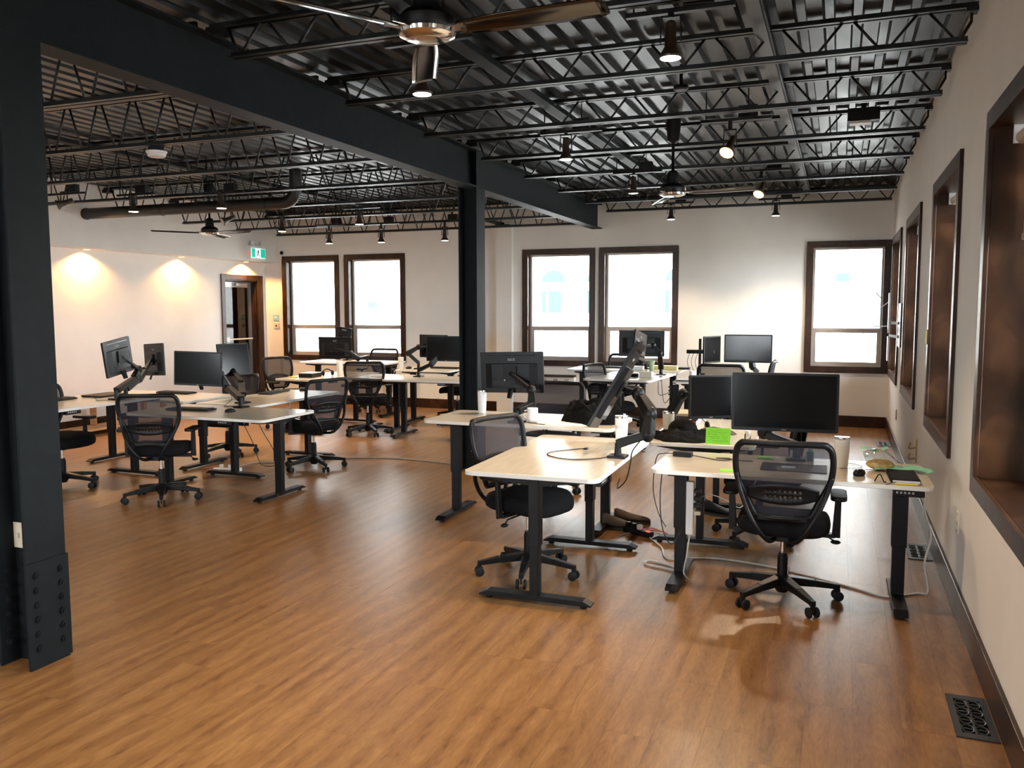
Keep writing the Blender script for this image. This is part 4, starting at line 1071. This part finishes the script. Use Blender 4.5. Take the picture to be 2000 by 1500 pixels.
def cloth(name, c, rx, ry, h, label, cat, material='fabric', seed=1, rz=0, n=64, lump=.35):
    rd = random.Random(seed); ph = [rd.uniform(0, 6.28) for _ in range(8)]
    def f(u, v):
        a, r = u * 2 * pi, v
        e = 1 + .14 * sin(3 * a + ph[0]) + .08 * sin(5 * a + ph[1]) + .05 * sin(9 * a + ph[2])
        k = (1 - r ** 5); X, Y = rx * r * cos(a), ry * r * sin(a); z = h * k * (.62 + .30 * _nz.noise(Vector((X * 9, Y * 9, seed))) + .22 * wrinkle(X, Y, 14, seed))
        return (rx * e * r * cos(a), ry * e * r * sin(a), max(z, .0))
    m = MB().grid(f, n, 36)
    o = m.build(name, material, smooth=True, loc=c); o.rotation_euler = (0, 0, R(rz)); tag(o, label, cat); return o
cloth('jacket', (-1.00, 5.93, .731), .24, .15, .075, 'crumpled black jacket spread at the front of the lime card desk', 'jacket', seed=2, rz=4)
cp = empty('cap', (-1.03, 6.08, .775), R(20), label='black knitted cap lying on the crumpled jacket', cat='cap')
m = MB().ball((0, 0, 0), .105, .095, .085, 20, 10, .03, 5); m.v = [(x, y, max(z, -.02)) for x, y, z in m.v]; m.build('crown', 'fabric', cp, smooth=True); MB().lathe([(.104, -.02), (.108, -.012), (.104, .0)], 24).build('brim', 'fabric', cp, smooth=True)
cs = cloth('headphone_pouch', (-.82, 6.30, .731), .13, .09, .045, 'grey and brown pouch behind the black cap', 'pouch', 'brownc', 9)
hpz = empty('headphones', (-.98, 6.42, .73), R(30), label='silver and black headphones between the books and the cap', cat='headphones')
MB().tube([(.08 * cos(a), .02 * sin(a), .02 + .08 * sin(a)) for a in [pi * i / 12 for i in range(13)]], .007, 7).build('headband', 'logo', hpz, smooth=True)
for s in (-1, 1): MB().ball((s * .08, 0, .035), .018, .034, .035).build('ear_cup', 'pla', hpz, smooth=True)
cloth('scarf', (-.33, 6.25, .49), .16, .16, .10, 'black scarf heaped on the seat behind the widescreen monitor', 'scarf', seed=5)
sc = empty('draped_coat', (-.235, 6.235, .60), R(4), label='black coat hung over the chair back behind the widescreen monitor', cat='coat')
m = MB(); m.grid(lambda u, v: (.045 * sin(pi * (v if v < .5 else .5)) - (.05 if v > .5 else -.0) * (1 if v > .5 else 0) + .008 * sin(14 * u), (u - .5) * .46 * (1 + .12 * v), .36 - .36 * abs(2 * v - 1) - .02 * sin(9 * u) * v), 18, 12)
o = m.build('cloth', 'fabric', sc, smooth=True); o.modifiers.new('s', 'SOLIDIFY').thickness = .006

# bag desk
bg_ = empty('black_bag', (-1.72, 6.08, .80), R(-4), label='large black fabric bag with white lettering slumped on the desk behind the nearest', cat='bag')
def bagf(u, v):
    a, r = u * 2 * pi, v
    e = 1 + .10 * sin(3 * a + 1) + .05 * sin(7 * a)
    X, Y = .24 * r * cos(a), .17 * r * sin(a); z = .175 * (1 - r ** 5) * (.66 + .35 * _nz.noise(Vector((X * 6 + 3, Y * 6, 2))) + .20 * wrinkle(X, Y, 11, 4))
    return (.245 * e * r * cos(a), .17 * e * r * sin(a), max(z, 0))
MB().grid(bagf, 76, 40).build('cloth', 'fabric', bg_, smooth=True)
MB().tube(spline([(-.10, -.12, .10), (-.02, -.17, .16), (.06, -.15, .10)], 8), .010, 7).build('strap', 'fabric', bg_, smooth=True)
lettering('zeo', .075, 'white', bg_, Matrix.Translation((.155, -.125, .105)) @ Matrix.Rotation(R(-28), 4, 'Y') @ Matrix.Rotation(R(58), 4, 'X'))
cloth('tissue_sheet', (-1.88, 5.90, .801), .17, .10, .016, 'thin white crumpled cloth in front of the black bag', 'cloth', 'paper', 12)
tag(MB().box(-.035, .035, -.03, .03, 0, .035).build('small_box', 'white', bevel=.003, loc=(-1.56, 6.37, .80)), 'small white box at the right end of the bag desk', 'box')
pp_ = empty('hanging_paper', (-2.08, 5.80, .60), label='white sheet hanging below the bag desk behind the nearest desk', cat='paper')
o = MB().grid(lambda u, v: ((u - .5) * .24, .02 * sin(3 * u + 2 * v), (v - .5) * .22), 6, 6).build('sheet', 'paper', pp_, smooth=True); o.modifiers.new('s', 'SOLIDIFY').thickness = .002
MB().bar((-.08, .02, .11), (-.08, .02, .172), .01).bar((.08, .02, .11), (.08, .02, .172), .01).build('clip', 'pla', pp_)
cable([(-2.05, 5.95, .803), (-1.98, 5.88, .803), (-2.0, 5.82, .803), (-2.1, 5.86, .803), (-2.2, 5.9, .806)], .0025, 'cableb', 'thin black lead beside the white mug')

# nearest desk
cable([(-1.500, 5.14, .760), (-1.55, 5.12, .755), (-1.66, 4.98, .754), (-1.64, 4.86, .754), (-1.50, 4.77, .754), (-1.36, 4.82, .754), (-1.25, 4.95, .758), (-1.21, 4.98, .770)], .0035, 'cableb', 'black display cable curling across the nearest desk')
tag(MB().box(-.013, .013, -.020, .020, 0, .010).build('cable_plug', 'pla', bevel=.003, loc=(-1.490, 5.165, .751)), 'black plug at the end of the curling display cable', 'plug')
cable([(-1.05, 5.0, 1.0), (-1.08, 4.95, .88), (-1.13, 4.92, .80), (-1.145, 4.93, .72), (-1.17, 4.93, .62), (-1.24, 5.0, .55), (-1.30, 5.3, .55)], .004, 'cableb', 'black cable hanging from the long folding arm')

# power and cables around the right groups
pb = empty('power_bar', (-.868, 5.02, .30), R(0), label='white upright power bar fixed to the left leg of the right front desk', cat='power bar')
MB().box(-.022, .022, -.025, .025, 0, .32).build('body', 'white', pb, bevel=.004)
for i in range(4): MB().box(.022, .062, -.016, .016, .12 + .045 * i, .142 + .045 * i).build('plug', 'pla' if i else 'cream', pb, bevel=.003)
pb.location = (-.80, 5.03, .30)
cable([(-.80, 5.03, .30), (-.81, 5.0, .18), (-.83, 5.02, .06), (-.80, 5.05, .008)], .005, 'cablew', 'white lead dropping from the power bar to the floor')
cable([(-.86, 5.22, .010), (-1.0, 5.33, .008), (-1.11, 5.36, .008), (-1.12, 5.28, .008), (-1.0, 5.24, .008), (-.88, 5.20, .010)], .006, 'cablew', 'white cable loop on the floor by the right desk leg', name='floor_cable')
cable([(-1.22, 5.90, .010), (-1.10, 5.70, .008), (-1.0, 5.45, .008), (-.75, 5.56, .006), (-.40, 5.52, .006), (.08, 5.28, .006), (.30, 5.16, .006), (.46, 5.28, .006), (.52, 5.26, .03), (.50, 5.30, .18), (.53, 5.33, .34), (.49, 5.34, .50), (.50, 5.4, .66)], .006, 'cablew', 'long pale cable crossing the floor under the right desks', name='floor_cable')
cable([(-.79, 5.05, .50), (-.70, 5.15, .52), (-.62, 5.3, .46), (-.55, 5.5, .38), (-.48, 5.6, .52), (-.45, 5.65, .60)], .003, 'cablew', 'pale lead looping from the power bar under the desk')
cable([(-1.36, 5.88, .04), (-1.43, 5.78, .02), (-1.40, 5.62, .016), (-1.34, 5.56, .02), (-1.30, 5.62, .015)], .004, 'cableb', 'black lead winding by the floor power strip')
ps = empty('power_strip', (-1.33, 6.0, 0), R(-30), label='black power strip with glowing red switch on the floor', cat='power strip')
MB().box(-.13, .13, -.028, .028, 0, .040).build('body', 'pla', ps, bevel=.004); MB().box(.085, .11, -.014, .014, .040, .044).build('switch', 'red', ps)
for i in range(3): MB().box(-.11 + .055 * i, -.075 + .055 * i, -.016, .016, .04, .075).build('plug', 'cream' if i == 2 else 'pla', ps, bevel=.003)
cable([(-1.20, 5.98, .012), (-1.12, 6.02, .02), (-1.20, 6.1, .012), (-1.3, 6.1, .012), (-1.26, 6.16, .012), (-1.15, 6.08, .012)], .004, 'cableo', 'orange-red lead tangled beside the floor power strip')
# shoes
def shoe(loc, rz, label, mat_='brownc'):
    s = empty('shoe', loc, R(rz), label=label, cat='shoe', group='shoes under the bag desk')
    P = [(-.13, .036, .115), (-.11, .040, .120), (-.07, .042, .105), (-.02, .044, .085), (.04, .050, .065), (.09, .050, .052), (.125, .040, .042), (.145, .020, .030)]
    vs = []; n = 12
    for x, w_, h_ in P:
        for i in range(n):
            a = 2 * pi * i / n; vs.append((x, w_ * cos(a), .018 + (h_ - .018) * .5 * (1 + sin(a))))
    fs = [(j * n + i, j * n + (i + 1) % n, (j + 1) * n + (i + 1) % n, (j + 1) * n + i) for j in range(len(P) - 1) for i in range(n)] + [tuple(range(n))[::-1], tuple(range((len(P) - 1) * n, len(P) * n))]
    MB().add(vs, fs).build('upper', mat_, s, smooth=True)
    MB().prism([(x, w_ * 1.03) for x, w_, h_ in P] + [(x, -w_ * 1.03) for x, w_, h_ in P[::-1]], 0, .020).build('sole', 'sole', s, smooth='auto')
shoe((-1.49, 6.10, 0), 8, 'brown suede shoe, nearer of the pair under the bag desk')
shoe((-1.45, 6.30, 0), 22, 'brown suede shoe, farther of the pair under the bag desk')
shoe((-.86, 6.80, 0), -15, 'dark grey trainer on the floor under the lime card desk', 'tyre')

# far right group clutter
bxs = empty('small_box', (-2.13, 9.97, .83), R(-4), label='cream cardboard box at the front of the far right desk', cat='box')
MB().box(-.075, .075, -.05, .05, 0, .07).build('carton', 'cream', bxs, bevel=.002)
tag(MB().box(-.11, .11, -.07, .07, 0, .035).build('leather_case', 'fabric', bevel=.008, loc=(-2.36, 10.02, .83)), 'dark flat case beside the cream box', 'case')
tag(MB().box(-.07, .07, -.05, .05, 0, .05).build('tissue_box', 'white', bevel=.004, loc=(-2.46, 10.99, .84)), 'white box beside the sage green cup', 'box')
tag(MB().box(-.16, .16, -.05, .05, 0, .055).build('storage_box', 'paleyel', bevel=.004, loc=(-2.13, 11.15, .84)), 'pale yellow box below the right paired window', 'box')
tag(MB().box(-.10, .12, -.07, .07, 0, .025).build('tray', 'pla', bevel=.004, loc=(-1.96, 10.95 + .36, .84)), 'black tray right of the pale yellow box', 'tray')
tag(MB().box(-.11, .11, -.15, .15, 0, .006).build('paper_stack', 'paper', loc=(-2.10, 10.45, .83)), 'white papers spread on the far right desk', 'paper')
lt = empty('laptop', (-1.62, 9.98, .80), label='closed grey laptop at the front edge below the white mug', cat='laptop'); MB().prism(rrect(.30, .20, .01), .002, .010).build('base', 'pla', lt); MB().prism(rrect(.30, .20, .01), .0105, .017).build('lid', 'logo', lt)
for k, (a, b, c_) in enumerate((((-2.05, 10.3, .80), (-2.02, 10.2, .60), (-1.85, 10.1, .66)), ((-2.04, 10.4, .80), (-1.98, 10.3, .50), (-1.86, 10.12, .60)))):
    cable([a, b, c_], .004, 'cableb', ['shallow', 'deep'][k] + ' sagging black cable between the far right desks')
us = empty('power_unit', (-1.79, 10.02, .48), label='black power unit strapped under the far right desk', cat='power unit')
MB().box(-.035, .035, -.03, .03, 0, .27).build('body', 'pla', us, bevel=.006)
for i in range(3): MB().bar((-.035, 0, .14 + i * .04), (-.085, 0, .15 + i * .045), .016).build('plug', 'pla', us)

# far left group clutter
hc = empty('hard_case', (-6.66, 9.66, .73), R(5), label='black case lying on the desk with the blue-banded tumbler', cat='case'); MB().box(-.10, .10, -.14, .14, 0, .055).build('body', 'pla', hc, bevel=.008); MB().box(-.09, .09, -.13, .13, .055, .062).build('top_sheet', 'paper', hc)
h2 = empty('headphones', (-6.56, 9.93, .73), R(60), label='black headphones leaning on the black case', cat='headphones')
MB().tube([(.07 * cos(a), .03 * sin(a), .03 + .06 * sin(a)) for a in [pi * i / 12 for i in range(13)]], .008, 7).build('headband', 'pla', h2, smooth=True)
for s in (-1, 1): MB().ball((s * .07, 0, .038), .02, .036, .038).build('ear_cup', 'pla', h2, smooth=True)
tag(MB().box(-.10, .10, -.14, .14, 0, .004).build('paper_sheet', 'paper', loc=(-6.85, 9.75, .73)), 'white sheet left of the black case', 'paper')
tag(MB().tube([(-.07, 0, .008), (.07, 0, .008)], .008, 8).build('marker_pen', 'yellow', smooth='auto', loc=(-6.82, 9.50, .73)), 'yellow marker in front of the white sheet', 'pen')
tag(MB().box(-.14, .14, -.10, .10, 0, .006).build('paper_sheet', 'paper', loc=(-5.75, 10.05, .73)), 'white sheet on the short desk section', 'paper')

# left group floor cables
cable([(-5.80, 7.02, .01), (-5.79, 7.35, .008), (-5.45, 7.52, .008), (-5.0, 7.95, .008), (-4.4, 8.12, .008), (-3.62, 8.0, .008)], .010, 'cablet', 'taupe cable crossing the floor from the left group to the middle column', name='floor_cable')
cable([(-6.05, 6.85, .02), (-5.95, 6.95, .03), (-5.8, 6.98, .02), (-5.7, 6.92, .01), (-5.9, 6.8, .01)], .005, 'cableo', 'orange lead on the floor under the left group')
cable([(-5.22, 6.62, .68), (-5.18, 6.68, .50), (-5.12, 6.80, .25), (-5.2, 6.95, .10), (-5.42, 6.98, .08), (-5.45, 6.9, .3), (-5.5, 6.8, .55), (-5.5, 6.75, .70)], .004, 'cableb', 'long black cable hooped below the left group desks')
p2 = empty('power_strip', (-5.78, 6.90, 0), R(20), label='white power strip on the floor under the left group', cat='power strip')
MB().box(-.14, .14, -.026, .026, 0, .035).build('body', 'white', p2, bevel=.004)
for i in range(2): MB().box(-.08 + .09 * i, -.045 + .09 * i, -.016, .016, .035, .07).build('plug', 'cream', p2, bevel=.003)
cable([(-6.95, 6.2, .806), (-6.6, 6.05, .805), (-6.4, 5.9, .805), (-6.3, 6.1, .806)], .003, 'cableb', 'thin black cable across the raised desk')
cable([(-5.2, 6.47, .745), (-5.36, 6.40, .735), (-5.45, 6.50, .735), (-5.45, 6.6, .80), (-5.55, 6.55, .95)], .003, 'cableb', 'black cable hanging from the camera-facing monitor of the left group')
